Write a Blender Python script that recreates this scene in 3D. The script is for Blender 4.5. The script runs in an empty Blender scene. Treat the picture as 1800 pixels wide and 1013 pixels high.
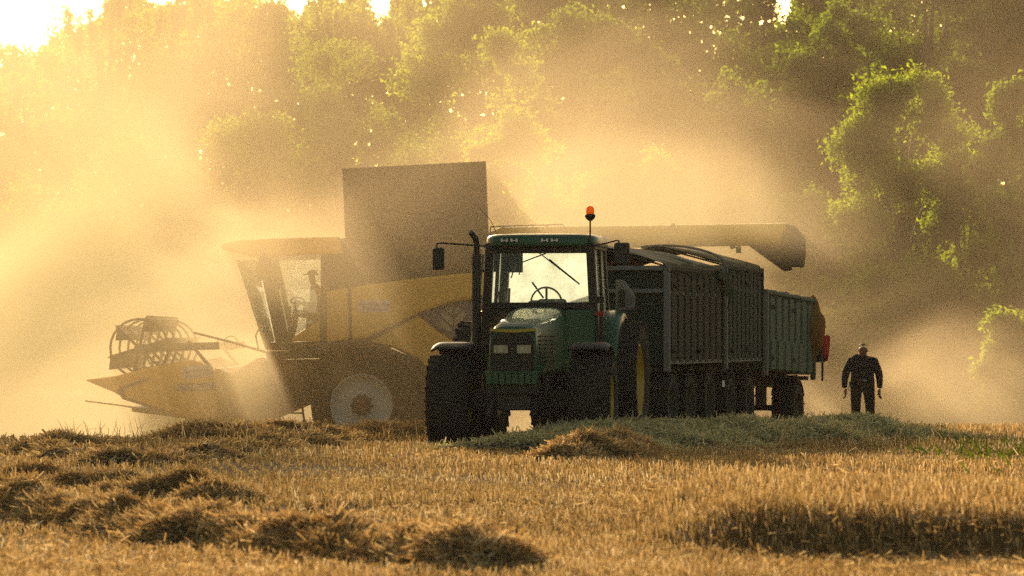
import bpy, bmesh, math, random
import numpy as np
from mathutils import Vector, Matrix, noise as mnoise

random.seed(7)
rng = np.random.default_rng(7)
S = bpy.context.scene
COL = S.collection
R = math.radians

# ------------------------------------------------------------------ camera
FPX, HOR, CAMZ = 7000.0, 590.0, 1.62
cam = bpy.data.cameras.new('camera')
camo = bpy.data.objects.new('camera', cam)
COL.objects.link(camo)
cam.sensor_width = 36.0
cam.lens = FPX * 36.0 / 1800.0
cam.clip_start = 0.5
cam.clip_end = 3000
camo.location = (0, 0, CAMZ)
camo.rotation_euler = (R(90) + math.atan((HOR - 506.5) / FPX), 0, 0)
cam.dof.use_dof = True
cam.dof.focus_distance = 60.5
cam.dof.aperture_fstop = 4.0
S.camera = camo

# ------------------------------------------------------------------ sky and sun
SUN_EL, SUN_AZ = R(12.5), R(-9.0)
w = bpy.data.worlds.new('World')
S.world = w
w.use_nodes = True
nt = w.node_tree
sky = nt.nodes.new('ShaderNodeTexSky')
sky.sky_type = 'NISHITA'
sky.sun_disc = False
sky.sun_elevation = SUN_EL
sky.sun_rotation = SUN_AZ
sky.dust_density = 3.0
wb = nt.nodes.new('ShaderNodeMix'); wb.data_type = 'RGBA'; wb.blend_type = 'MULTIPLY'; wb.inputs[0].default_value = 1.0
wb.inputs[7].default_value = (1.0, .88, .66, 1)          # the warm white balance of the evening
nt.links.new(sky.outputs[0], wb.inputs[6])
nt.links.new(wb.outputs[2], nt.nodes['Background'].inputs[0])
nt.nodes['Background'].inputs[1].default_value = 0.12
sl = bpy.data.lights.new('sun', 'SUN')
sl.energy = 5.0
sl.angle = R(0.5)
sl.color = (1.0, 0.745, 0.48)
so = bpy.data.objects.new('sun', sl)
COL.objects.link(so)
sdir = Vector((math.sin(SUN_AZ) * math.cos(SUN_EL), math.cos(SUN_AZ) * math.cos(SUN_EL), math.sin(SUN_EL)))
so.rotation_euler = sdir.to_track_quat('Z', 'Y').to_euler()
so.location = (0, 0, 60)

vs = S.view_settings
vs.view_transform = 'Standard'
vs.look = 'None'
vs.gamma = 1.0
vs.use_curve_mapping = False
vs.exposure = 0.36
cy = S.cycles
cy.max_bounces = 8
cy.diffuse_bounces = 2
cy.glossy_bounces = 2
cy.transmission_bounces = 4
cy.transparent_max_bounces = 12
cy.volume_bounces = 5
cy.volume_step_rate = 0.5
cy.volume_max_steps = 128
cy.caustics_reflective = False
cy.caustics_refractive = False
cy.use_denoising = False
cy.sample_clamp_indirect = 6.0

# ------------------------------------------------------------------ helpers
def px(x, y, Y):
    """point seen at photograph pixel x, y when it stands Y metres away"""
    return Vector(((x - 900.0) / FPX * Y, Y, CAMZ + (HOR - y) / FPX * Y))

def tag(o, label=None, cat=None, group=None, kind=None):
    if label: o['label'] = label
    if cat: o['category'] = cat
    if group: o['group'] = group
    if kind: o['kind'] = kind
    return o

def empty(name, loc=(0, 0, 0), rot=(0, 0, 0)):
    o = bpy.data.objects.new(name, None)
    COL.objects.link(o)
    o.location = loc
    o.rotation_euler = rot
    o.empty_display_size = 0.3
    return o

def link(name, mesh, parent=None, off=None):
    o = bpy.data.objects.new(name, mesh)
    COL.objects.link(o)
    if parent is not None:
        o.parent = parent
    if off is not None:
        o.location = off
    return o

def copy_tree(o, parent=None):
    c = o.copy()
    COL.objects.link(c)
    c.parent = parent
    for ch in list(o.children):
        copy_tree(ch, c)
    return c

class MB:
    """collects shapes and links them as one mesh object"""
    def __init__(s, org=(0, 0, 0)):
        s.v, s.f, s.org = [], [], Vector(org)
    def add(s, vs_, fs_):
        n = len(s.v)
        s.v += [Vector(p) - s.org for p in vs_]
        s.f += [tuple(i + n for i in f) for f in fs_]
        return s
    def box(s, c, d, M=None):
        hx, hy, hz = d[0] / 2, d[1] / 2, d[2] / 2
        c = Vector(c)
        P = [Vector((a * hx, b * hy, e * hz)) for a in (-1, 1) for b in (-1, 1) for e in (-1, 1)]
        if M is not None: P = [M @ p for p in P]
        s.add([c + p for p in P], [(0, 1, 3, 2), (4, 6, 7, 5), (0, 4, 5, 1), (2, 3, 7, 6), (0, 2, 6, 4), (1, 5, 7, 3)])
        return s
    def bar(s, a, b, w_, h_=None, up=(0, 0, 1)):
        a, b = Vector(a), Vector(b)
        h_ = h_ or w_
        d = (b - a)
        L = d.length
        d.normalize()
        u = Vector(up)
        if abs(d.dot(u)) > .98: u = Vector((1, 0, 0))
        x = d.cross(u).normalized()
        z = x.cross(d)
        M = Matrix((x, d, z)).transposed()
        return s.box((a + b) / 2, (w_, L, h_), M)
    def tube(s, pts, r, n=10, cap=True):
        pts = [Vector(p) for p in pts]
        rs = r if isinstance(r, (list, tuple)) else [r] * len(pts)
        vs_, fs_ = [], []
        prev = None
        for i, p in enumerate(pts):
            d = (pts[min(i + 1, len(pts) - 1)] - pts[max(i - 1, 0)]).normalized()
            if prev is None:
                x = d.cross(Vector((0, 0, 1)))
                if x.length < .05: x = d.cross(Vector((1, 0, 0)))
                x.normalize()
            else:
                x = (prev - d * prev.dot(d)).normalized()
            prev = x
            y = d.cross(x)
            for k in range(n):
                a = 2 * math.pi * k / n
                vs_.append(p + (x * math.cos(a) + y * math.sin(a)) * rs[i])
        for i in range(len(pts) - 1):
            for k in range(n):
                k2 = (k + 1) % n
                fs_.append((i * n + k, i * n + k2, (i + 1) * n + k2, (i + 1) * n + k))
        if cap:
            fs_.append(tuple(range(n))[::-1])
            fs_.append(tuple((len(pts) - 1) * n + k for k in range(n)))
        return s.add(vs_, fs_)
    def prism(s, poly, d, M=None):
        """poly: list of 3-D points (planar), extruded by vector d"""
        n = len(poly)
        d = Vector(d)
        P = [Vector(p) for p in poly]
        vs_ = P + [p + d for p in P]
        fs_ = [tuple(range(n)), tuple(range(2 * n - 1, n - 1, -1))]
        for i in range(n):
            j = (i + 1) % n
            fs_.append((i, i + n, j + n, j))
        return s.add(vs_, fs_)
    def lathe(s, prof, c, axis='x', n=32, cap=True):
        """prof: list of (offset along axis, radius)"""
        c = Vector(c)
        vs_, fs_ = [], []
        for (o, r) in prof:
            for k in range(n):
                a = 2 * math.pi * k / n
                p = (o, r * math.cos(a), r * math.sin(a))
                if axis == 'y': p = (p[1], p[0], p[2])
                if axis == 'z': p = (p[1], p[2], p[0])
                vs_.append(c + Vector(p))
        for i in range(len(prof) - 1):
            for k in range(n):
                k2 = (k + 1) % n
                fs_.append((i * n + k, i * n + k2, (i + 1) * n + k2, (i + 1) * n + k))
        if cap:
            fs_.append(tuple(range(n))[::-1])
            fs_.append(tuple((len(prof) - 1) * n + k for k in range(n)))
        return s.add(vs_, fs_)
    def grid(s, fn, nu, nv):
        vs_ = [fn(i / nu, j / nv) for i in range(nu + 1) for j in range(nv + 1)]
        fs_ = [(i * (nv + 1) + j, (i + 1) * (nv + 1) + j, (i + 1) * (nv + 1) + j + 1, i * (nv + 1) + j + 1) for i in range(nu) for j in range(nv)]
        return s.add(vs_, fs_)
    def build(s, name, mat, parent=None, bevel=0, smooth=False, solid=0, off=None):
        me = bpy.data.meshes.new(name)
        me.from_pydata(s.v, [], s.f)
        bm = bmesh.new()
        bm.from_mesh(me)
        bmesh.ops.recalc_face_normals(bm, faces=bm.faces)
        bm.to_mesh(me)
        bm.free()
        if mat: me.materials.append(mat)
        if smooth:
            for p in me.polygons: p.use_smooth = True
            if smooth != 'all':
                me.set_sharp_from_angle(angle=R(40))
        o = link(name, me, parent, off)
        if solid:
            m = o.modifiers.new('solid', 'SOLIDIFY'); m.thickness = solid; m.offset = 0
        if bevel:
            m = o.modifiers.new('bevel', 'BEVEL'); m.width = bevel; m.segments = 2; m.limit_method = 'ANGLE'; m.angle_limit = R(35)
        return o

def quick_mesh(name, verts, faces_flat, per, mat, smooth=False, more=()):
    """verts (n,3) float array, faces_flat int array of indices, per = corners per face"""
    me = bpy.data.meshes.new(name)
    nf = len(faces_flat) // per
    me.vertices.add(len(verts))
    me.vertices.foreach_set('co', np.asarray(verts, np.float32).ravel())
    me.loops.add(len(faces_flat))
    me.loops.foreach_set('vertex_index', np.asarray(faces_flat, np.int32))
    me.polygons.add(nf)
    me.polygons.foreach_set('loop_start', np.arange(0, nf * per, per, dtype=np.int32))
    me.polygons.foreach_set('loop_total', np.full(nf, per, np.int32))
    me.update(calc_edges=True)
    me.materials.append(mat)
    for m in more: me.materials.append(m)
    return me

# ------------------------------------------------------------------ materials
def mat_new(name):
    m = bpy.data.materials.new(name)
    m.use_nodes = True
    return m, m.node_tree, m.node_tree.nodes['Principled BSDF']

def ramp(nt_, fac, stops):
    r = nt_.nodes.new('ShaderNodeValToRGB')
    e = r.color_ramp.elements
    e[0].position, e[0].color = stops[0][0], (*stops[0][1], 1)
    e[1].position, e[1].color = stops[-1][0], (*stops[-1][1], 1)
    for p, c in stops[1:-1]:
        x = e.new(p); x.color = (*c, 1)
    nt_.links.new(fac, r.inputs[0])
    return r.outputs[0]

def noise_node(nt_, scale, detail=4, rough=.55, vec=None, space='Object'):
    n = nt_.nodes.new('ShaderNodeTexNoise')
    n.inputs['Scale'].default_value = scale
    n.inputs['Detail'].default_value = detail
    n.inputs['Roughness'].default_value = rough
    if vec is None:
        tc = nt_.nodes.new('ShaderNodeTexCoord')
        vec = tc.outputs[space]
    nt_.links.new(vec, n.inputs['Vector'])
    return n.outputs['Fac']

def painted(name, col, dirt=(.16, .11, .06), amt=.35, rough=.45, metal=0.0, scale=3.0, bump=.02, coat=0.0):
    """paint or metal with a patchy film of field dust"""
    m, n, b = mat_new(name)
    f = noise_node(n, scale, 6, .65)
    c = ramp(n, f, [(0.35, tuple(col)), (0.75, tuple(col[i] * (1 - amt) + dirt[i] * amt for i in range(3)))])
    n.links.new(c, b.inputs['Base Color'])
    f2 = noise_node(n, scale * 9, 4, .6)
    rr = n.nodes.new('ShaderNodeMapRange')
    rr.inputs[3].default_value = max(.05, rough - .12); rr.inputs[4].default_value = min(1, rough + .2)
    n.links.new(f2, rr.inputs[0]); n.links.new(rr.outputs[0], b.inputs['Roughness'])
    b.inputs['Metallic'].default_value = metal
    b.inputs['Coat Weight'].default_value = coat
    if bump:
        bp = n.nodes.new('ShaderNodeBump'); bp.inputs['Strength'].default_value = .25; bp.inputs['Distance'].default_value = bump
        n.links.new(f2, bp.inputs['Height']); n.links.new(bp.outputs[0], b.inputs['Normal'])
    return m

def leafy(name, stops, trans, tmix=.5, rough=.6, nscale=.6):
    """thin plant stuff: diffuse front, light shining through"""
    m, n, b = mat_new(name)
    g = n.nodes.new('ShaderNodeNewGeometry')
    f = noise_node(n, nscale, 3, .6, g.outputs['Position'])
    a = n.nodes.new('ShaderNodeMath'); a.operation = 'MULTIPLY_ADD'
    n.links.new(g.outputs['Random Per Island'], a.inputs[0]); a.inputs[1].default_value = .6
    a2 = n.nodes.new('ShaderNodeMath'); a2.operation = 'MULTIPLY'; a2.inputs[1].default_value = .55
    n.links.new(f, a2.inputs[0]); n.links.new(a2.outputs[0], a.inputs[2])
    c = ramp(n, a.outputs[0], stops)
    n.links.new(c, b.inputs['Base Color'])
    b.inputs['Roughness'].default_value = max(rough, .7)
    b.inputs['Specular IOR Level'].default_value = .15
    t = n.nodes.new('ShaderNodeBsdfTranslucent')
    mx = n.nodes.new('ShaderNodeMix'); mx.data_type = 'RGBA'; mx.blend_type = 'MULTIPLY'
    mx.inputs[0].default_value = 1.0
    n.links.new(c, mx.inputs[6]); mx.inputs[7].default_value = (*trans, 1)
    n.links.new(mx.outputs[2], t.inputs['Color'])
    ms = n.nodes.new('ShaderNodeMixShader'); ms.inputs[0].default_value = tmix
    n.links.new(b.outputs[0], ms.inputs[1]); n.links.new(t.outputs[0], ms.inputs[2])
    n.links.new(ms.outputs[0], n.nodes['Material Output'].inputs[0])
    return m

def dusty_glass(name, tint, dust_col, dust):
    m, n, b = mat_new(name)
    n.nodes.remove(b)
    tr = n.nodes.new('ShaderNodeBsdfTransparent'); tr.inputs[0].default_value = (*tint, 1)
    gl = n.nodes.new('ShaderNodeBsdfGlossy'); gl.inputs['Roughness'].default_value = .08
    tl = n.nodes.new('ShaderNodeBsdfTranslucent'); tl.inputs[0].default_value = (*dust_col, 1)
    fr = n.nodes.new('ShaderNodeFresnel'); fr.inputs[0].default_value = 1.45
    f = noise_node(n, 2.2, 6, .7)
    mr = n.nodes.new('ShaderNodeMapRange'); mr.inputs[1].default_value = .3; mr.inputs[2].default_value = .7
    mr.inputs[3].default_value = dust * .55; mr.inputs[4].default_value = min(1, dust * 1.4)
    n.links.new(f, mr.inputs[0])
    m1 = n.nodes.new('ShaderNodeMixShader'); m2 = n.nodes.new('ShaderNodeMixShader')
    n.links.new(mr.outputs[0], m1.inputs[0]); n.links.new(tr.outputs[0], m1.inputs[1]); n.links.new(tl.outputs[0], m1.inputs[2])
    n.links.new(fr.outputs[0], m2.inputs[0]); n.links.new(m1.outputs[0], m2.inputs[1]); n.links.new(gl.outputs[0], m2.inputs[2])
    n.links.new(m2.outputs[0], n.nodes['Material Output'].inputs[0])
    return m

M = {}
M['green'] = painted('green_paint', (.010, .095, .04), dirt=(.10, .10, .05), amt=.2, rough=.38, coat=.2)
M['black'] = painted('black_metal', (.012, .012, .011), amt=.25, rough=.5)
M['plastic'] = painted('black_plastic', (.015, .015, .014), amt=.3, rough=.6)
M['rubber'] = painted('tyre_rubber', (.014, .013, .012), dirt=(.09, .07, .045), amt=.5, rough=.85, scale=5)
M['yellow'] = painted('yellow_paint', (.62, .42, .015), amt=.4, rough=.4, coat=.2)
M['hyellow'] = painted('harvester_yellow_paint', (.92, .52, .03), dirt=(.6, .40, .15), amt=.3, rough=.42, coat=.2, scale=1.3)
M['navy'] = painted('navy_paint', (.02, .03, .11), dirt=(.2, .14, .1), amt=.3, rough=.45)
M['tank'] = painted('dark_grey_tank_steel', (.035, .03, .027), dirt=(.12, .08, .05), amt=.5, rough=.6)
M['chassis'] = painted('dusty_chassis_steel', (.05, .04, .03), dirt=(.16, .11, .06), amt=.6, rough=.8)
M['greyrim'] = painted('pale_grey_rim_paint', (.78, .80, .76), dirt=(.5, .44, .34), amt=.3, rough=.6)
M['red'] = painted('red_paint', (.45, .02, .015), amt=.3, rough=.5)
M['redcloth'] = painted('red_tarpaulin', (.55, .03, .02), amt=.15, rough=.7)
M['alu'] = painted('worn_aluminium', (.22, .22, .20), amt=.4, rough=.7, metal=.1)
M['tgreen'] = painted('trailer_green_paint', (.012, .035, .024), dirt=(.035, .032, .018), amt=.5, rough=.85)
M['tgreen2'] = painted('trailer_pale_green_paint', (.03, .10, .06), dirt=(.08, .075, .045), amt=.5, rough=.65)
M['white'] = painted('white_plastic', (.75, .75, .72), amt=.15, rough=.5)
M['chrome'] = painted('lamp_reflector', (.85, .80, .68), amt=.1, rough=.35, metal=.35)
M['seat'] = painted('seat_fabric', (.03, .03, .028), amt=.2, rough=.9)
M['wood'] = painted('grey_bark', (.07, .05, .035), dirt=(.14, .12, .1), amt=.5, rough=.95, scale=8)
M['sticker'] = painted('lilac_white_sticker', (.62, .58, .66), amt=.2, rough=.5)
M['ink'] = painted('blue_grey_ink', (.10, .10, .22), amt=.2, rough=.5)
M['leafprint'] = painted('pale_leaf_emblem_paint', (.42, .40, .26), amt=.2, rough=.5)
M['tarp'] = leafy('olive_tarpaulin', [(0, (.055, .065, .035)), (1, (.11, .12, .07))], (1.3, 1.3, .9), .25, .95, 1.5)
M['tarp_brown'] = leafy('brown_orange_tarpaulin', [(0, (.20, .11, .03)), (1, (.38, .22, .06))], (1.5, 1.2, .6), .45, .7, 4)
M['glass'] = dusty_glass('dusty_green_glass', (.90, .96, .92), (.72, .88, .76), .07)
M['glass_back'] = dusty_glass('dusty_rear_glass', (.8, .9, .82), (.90, 1.0, .92), .95)
M['glass_cab'] = dusty_glass('dusty_harvester_glass', (.95, .97, .93), (.95, .97, .9), .30)
M['glass_corner'] = dusty_glass('dusty_corner_glass', (.95, .97, .93), (.98, 1.0, .94), .75)
M['glass_cab_back'] = dusty_glass('dusty_harvester_far_glass', (.95, .97, .92), (.97, .98, .9), .3)
STRAW = [(0, (.10, .055, .02)), (.4, (.34, .22, .09)), (.75, (.66, .50, .27)), (1, (.9, .80, .58))]
M['straw'] = leafy('dry_straw', STRAW, (1.25, 1.1, .8), .5, .5, 1.2)
M['stubble'] = leafy('cereal_stubble', [(0, (.13, .08, .028)), (.35, (.28, .19, .075)), (.75, (.56, .42, .21)), (1, (1.0, .93, .72))], (1.12, 1.0, .80), .6, .6, .35)
M['pilebase'] = painted('shade_dark_straw_core', (.05, .032, .014), dirt=(.02, .013, .007), amt=.8, rough=.95, scale=6)  # heap core coloured near black to stand in for shade between the straws
M['weed'] = leafy('green_weed_leaf', [(0, (.06, .09, .015)), (1, (.15, .16, .04))], (1.5, 1.6, .5), .5, .6, .8)
M['swath'] = leafy('greenish_straw', [(0, (.20, .18, .09)), (.5, (.50, .45, .25)), (1, (.9, .82, .55))], (1.2, 1.15, .8), .45, .6, 1.0)
def leafset(name, a, b, c):
    return leafy(name, [(0, a), (.5, b), (1, c)], (3.3, 3.0, .6), .68, .55, .35)
M['leaf_birch'] = leafset('birch_leaf', (.045, .075, .015), (.09, .13, .025), (.15, .19, .04))
M['leaf_lime'] = leafset('light_green_leaf', (.05, .085, .012), (.10, .15, .022), (.17, .22, .035))
M['leaf_dark'] = leafset('dark_green_leaf', (.015, .028, .008), (.03, .05, .012), (.06, .09, .02))
M['leaf_mid'] = leafset('mid_green_leaf', (.035, .06, .01), (.065, .105, .018), (.11, .16, .03))
# lamp lenses
def lens(name, col, em=0):
    m, n, b = mat_new(name)
    b.inputs['Base Color'].default_value = (*col, 1)
    b.inputs['Roughness'].default_value = .12
    b.inputs['Transmission Weight'].default_value = .4
    t = n.nodes.new('ShaderNodeBsdfTranslucent'); t.inputs[0].default_value = (*col, 1)
    ms = n.nodes.new('ShaderNodeMixShader'); ms.inputs[0].default_value = .6
    n.links.new(b.outputs[0], ms.inputs[1]); n.links.new(t.outputs[0], ms.inputs[2])
    n.links.new(ms.outputs[0], n.nodes['Material Output'].inputs[0])
    return m
M['orange'] = lens('orange_beacon_plastic', (1.0, .33, .02))
M['clear'] = dusty_glass('clear_lamp_lens', (.97, .95, .9), (.8, .75, .6), .05)

# ------------------------------------------------------------------ terrain
def sstep(a, b, x):
    t = np.clip((x - a) / (b - a), 0, 1)
    return t * t * (3 - 2 * t)

def ground(x, y):
    """height of the field, arrays in and out"""
    x = np.asarray(x, float); y = np.asarray(y, float)
    k = sstep(-3.5, 5.0, x)
    yc = 60.5 + 7.5 * k
    slope = 0.050 - 0.022 * k
    d = np.clip(y - yc, 0, None)
    z = -slope * (np.sqrt(d * d + 4) - 2)
    z = np.maximum(z, -2.2 + .3 * np.tanh(z + 2.2)) if False else np.where(z < -1.6, -1.6 - .25 * (1 - np.exp((z + 1.6))), z)
    # low waves of the stubble field
    z = z + (.02 * np.sin(y * .55 + .6 * np.sin(x * .5)) + .015 * np.sin(x * 1.3 + y * .23)) * sstep(56, 46, y)
    # bank at the bottom right
    fy = 29.9 + .25 * np.sin(x * 2.1) - (x - 1.3) * .60
    z = z + .32 * sstep(-.6, .4, y - fy) * sstep(9.0, 5.0, y - fy) * sstep(.7, 1.9, x)
    # shallow wheel track in the middle distance
    z = z - .05 * np.exp(-((y - 36.5 - .1 * x) / .5) ** 2) * sstep(3, 1, x) - .05 * np.exp(-((y - 38.6 - .1 * x) / .5) ** 2) * sstep(3, 1, x)
    return z

def gz(x, y): return float(ground(x, y))

xs = np.concatenate([np.linspace(-600, -40, 15)[:-1], np.linspace(-40, -12, 29)[:-1], np.arange(-12, 14, .2), np.linspace(14, 40, 27), np.linspace(60, 600, 14)])
ys = np.concatenate([np.linspace(-60, 16, 20)[:-1], np.arange(16, 90, .25), np.linspace(90, 240, 100), np.linspace(300, 1500, 20)])
GX, GY = np.meshgrid(xs, ys, indexing='ij')
V = np.stack([GX, GY, ground(GX, GY)], -1).reshape(-1, 3)
ni, nj = len(xs), len(ys)
I, J = np.meshgrid(np.arange(ni - 1), np.arange(nj - 1), indexing='ij')
q = np.stack([I * nj + J, (I + 1) * nj + J, (I + 1) * nj + J + 1, I * nj + J + 1], -1).ravel()
m, n, b = mat_new('stubble_field_soil')
g = n.nodes.new('ShaderNodeNewGeometry')
f1 = noise_node(n, .35, 5, .6, g.outputs['Position'])
f2 = noise_node(n, 9, 6, .75, g.outputs['Position'])
mixf = n.nodes.new('ShaderNodeMath'); mixf.operation = 'MULTIPLY_ADD'; mixf.inputs[1].default_value = .5
n.links.new(f2, mixf.inputs[0])
h2 = n.nodes.new('ShaderNodeMath'); h2.operation = 'MULTIPLY'; h2.inputs[1].default_value = .5
n.links.new(f1, h2.inputs[0]); n.links.new(h2.outputs[0], mixf.inputs[2])
c = ramp(n, mixf.outputs[0], [(.3, (.06, .035, .013)), (.5, (.17, .10, .038)), (.7, (.32, .21, .085))])
n.links.new(c, b.inputs['Base Color'])
b.inputs['Roughness'].default_value = .95
b.inputs['Specular IOR Level'].default_value = .03
bp = n.nodes.new('ShaderNodeBump'); bp.inputs['Strength'].default_value = .8; bp.inputs['Distance'].default_value = .05
n.links.new(f2, bp.inputs['Height']); n.links.new(bp.outputs[0], b.inputs['Normal'])
M['soil'] = m
me = quick_mesh('ground', V, q, 4, m)
me.polygons.foreach_set('use_smooth', np.ones(len(me.polygons), bool))
tag(link('ground', me), 'harvested stubble field of pale golden soil and straw', None, None, 'structure')

# ------------------------------------------------------------------ straw and stubble
def strips(base, direc, length, width, side=None):
    """thin flat stalks as single quads"""
    n_ = len(base)
    d = direc / np.linalg.norm(direc, axis=1, keepdims=True)
    if side is None:
        side = rng.normal(size=(n_, 3))
    sd = np.cross(d, side); sd /= np.linalg.norm(sd, axis=1, keepdims=True) + 1e-9
    L = length[:, None]; W = width[:, None] / 2
    a = base - sd * W; b_ = base + sd * W
    t = base + d * L
    v = np.stack([a, b_, t + sd * W * .7, t - sd * W * .7], 1).reshape(-1, 3)
    return v, np.arange(n_ * 4)

def bent_strips(base, d1, length, width, bend):
    """two-segment curved straws"""
    n_ = len(base)
    d1 = d1 / np.linalg.norm(d1, axis=1, keepdims=True)
    d2 = d1 + bend; d2 /= np.linalg.norm(d2, axis=1, keepdims=True)
    side = rng.normal(size=(n_, 3))
    sd = np.cross(d1, side); sd /= np.linalg.norm(sd, axis=1, keepdims=True) + 1e-9
    L = length[:, None] / 2; W = width[:, None] / 2
    p1 = base + d1 * L; p2 = p1 + d2 * L
    v = np.stack([base - sd * W, base + sd * W, p1 + sd * W, p1 - sd * W, p2 + sd * W * .4, p2 - sd * W * .4], 1).reshape(-1, 3)
    o = (np.arange(n_) * 6)[:, None]
    fidx = np.concatenate([o + [0, 1, 2, 3], o + [3, 2, 4, 5]], 1).ravel()
    return v, fidx

def field_samples(n_, y0, y1, spread=.165):
    u = rng.random(n_)
    y = 1 / (1 / y0 + u * (1 / y1 - 1 / y0))
    x = (rng.random(n_) * 2 - 1) * spread * y
    return x, y

def patch(x, y, s, seed=0.):
    return (np.sin(x * s + seed) * np.cos(y * s * .8 + seed * 1.7) + np.sin(x * s * 2.3 + y * s * 1.1 + seed * 3) * .6 + np.sin(y * s * 3.1 - x * s * .7 + seed) * .4)

N = 380000
x, y = field_samples(N, 22, 76)
row = .16
x = np.where(rng.random(N) < .75, np.round((x + .12 * y) / row) * row - .12 * y + rng.normal(size=N) * .018, x)
keep = rng.random(N) < (.8 + .25 * patch(x, y, .9, 2.))
x, y = x[keep], y[keep]
N = len(x)
z = ground(x, y)
fy = 29.9 + .25 * np.sin(x * 2.1) - (x - 1.3) * .60
face = (np.abs(y - fy + .02) < .34) & (x > 1.3) & (rng.random(N) < .15)
track = (x < 4) & ((np.abs(y - 36.5 - .1 * x + .3 * np.sin(x)) < .35) | (np.abs(y - 38.6 - .1 * x + .3 * np.sin(x)) < .35)) & (patch(x, y, 1.1, 4.) > -.2) & (rng.random(N) < .85)
face = face | track | (patch(x * .5, y * 1.3, .8, 9.) > 1.15) & (rng.random(N) < .6)
tall = sstep(.1, .5, y - fy) * sstep(8.5, 6.0, y - fy) * sstep(1.0, 2.0, x)
x, y, z, fy, tall = x[~face], y[~face], z[~face], fy[~face], tall[~face]; N = len(x)
L = (.04 + .075 * rng.random(N) ** 1.4) * (1 + .3 * patch(x, y, .5)) + tall * (.0 + .06 * rng.random(N) ** 1.5)
W = .004 + .00017 * y * (0.5 + 1.0 * rng.random(N))
d = rng.normal(size=(N, 3)) * .22; d[:, 2] = 1
v, fi = strips(np.stack([x, y, z - .01], 1), d, L, W)
me = quick_mesh('stubble', v, fi, 4, M['stubble'])
tag(link('stubble', me), 'golden cut cereal stubble standing all over the field', 'stubble', None, 'stuff')

# loose chaff lying over the stubble
N = 70000
x, y = field_samples(N, 22, 74)
near = patch(x, y, .45, 5.) + 1.2 * np.exp(-((y - 27.0 - .2 * x) / 1.6) ** 2) + .9 * np.exp(-((y - 41.5 + .15 * x) / 1.2) ** 2)
keep = rng.random(N) < np.clip(.22 + .3 * near, 0.03, .55)
x, y = x[keep], y[keep]; N = len(x)
z = ground(x, y) + .03 + .06 * rng.random(N)
d = rng.normal(size=(N, 3)); d[:, 2] *= .45
v, fi = strips(np.stack([x, y, z], 1), d, .03 + .09 * rng.random(N) ** 1.5, .006 + .0002 * y)
me = quick_mesh('loose_straw', v, fi, 4, M['straw'])
tag(link('loose_straw', me), 'loose pale straw scattered over the stubble', 'straw', None, 'stuff')

def heap(name, pts, hw, H, nstraw, label, cat, mat='straw', lump=.45, group=None, seed=0, thick=1.0):
    nstraw = int(nstraw * 1.7)
    """a heap or windrow of straw along a line of ground points: a lumpy core under a tangle of straws, one mesh"""
    pts = [np.array(p, float) for p in pts]
    if len(pts) == 1:
        pts = [pts[0] - [hw * .35, 0], pts[0] + [hw * .35, 0]]
    P = np.array(pts)
    seg = np.linalg.norm(np.diff(P, axis=0), axis=1)
    cum = np.concatenate([[0], np.cumsum(seg)])
    T = cum[-1]
    def curve(s):
        return np.stack([np.interp(s, cum, P[:, 0]), np.interp(s, cum, P[:, 1])], -1)
    def surf(s, t):
        """s along (may overshoot the ends), t across -1..1"""
        sc = np.clip(s, 0, T)
        c0 = curve(sc)
        dd = curve(np.clip(sc + .05, 0, T)) - curve(np.clip(sc - .05, 0, T))
        dd = dd / (np.linalg.norm(dd, axis=-1, keepdims=True) + 1e-9)
        nn = np.stack([-dd[..., 1], dd[..., 0]], -1)
        ov = s - sc
        wv = hw * (1 + .25 * np.sin(s * 1.7 + seed) + .15 * np.sin(s * 4.1 + seed * 2))
        xy = c0 + dd * ov[..., None] + nn * (t * wv)[..., None]
        e = np.clip(1 - (ov / hw) ** 2, 0, 1)
        prof = np.clip(1 - t * t, 0, 1) ** .8 * e ** .6
        l = 1 + lump * (.5 * np.sin(s * 2.9 + seed * 1.3) + .35 * np.sin(s * 7.3 + t * 2 + seed) + .3 * np.sin(s * 4.7 - t * 4 + seed * 2.1) + .2 * np.sin(s * 13 + t * 7))
        zz = ground(xy[..., 0], xy[..., 1]) - .02 + H * prof * np.clip(l, .15, 2)
        return np.concatenate([xy, zz[..., None]], -1)
    nu, nv = max(8, int((T + 2 * hw) / .10)), 14
    su, tv = np.meshgrid(np.linspace(-hw, T + hw, nu), np.linspace(-1, 1, nv), indexing='ij')
    core = surf(su, tv).reshape(-1, 3)
    I, J = np.meshgrid(np.arange(nu - 1), np.arange(nv - 1), indexing='ij')
    fc = np.stack([I * nv + J, (I + 1) * nv + J, (I + 1) * nv + J + 1, I * nv + J + 1], -1).ravel()
    s = rng.random(nstraw) * (T + 2 * hw) - hw
    t = rng.random(nstraw) * 2.3 - 1.15
    base = surf(s, t)
    base[:, 2] += rng.random(nstraw) * .05 - .01
    d_ = rng.normal(size=(nstraw, 3)); d_[:, 2] = d_[:, 2] * .38 + .12; nstraw_ = nstraw
    Ym = P[:, 1].mean()
    v_, f_ = strips(base, d_, .03 + .13 * rng.random(nstraw) ** 1.6, (.004 + .00017 * Ym) * thick * (0.5 + 1.0 * rng.random(nstraw)))
    cv = np.array([P[:, 0].mean(), Ym, 0]); cv[2] = gz(cv[0], cv[1])
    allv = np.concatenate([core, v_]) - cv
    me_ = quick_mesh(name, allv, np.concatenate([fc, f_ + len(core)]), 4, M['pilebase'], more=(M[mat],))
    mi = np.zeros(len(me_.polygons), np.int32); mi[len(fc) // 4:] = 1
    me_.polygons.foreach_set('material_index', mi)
    o = link(name, me_)
    o.location = cv
    return tag(o, label, cat, group)

def gp(x_, y_):
    Y = CAMZ * FPX / (y_ - HOR)
    return ((x_ - 900) / FPX * Y, Y)

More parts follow.
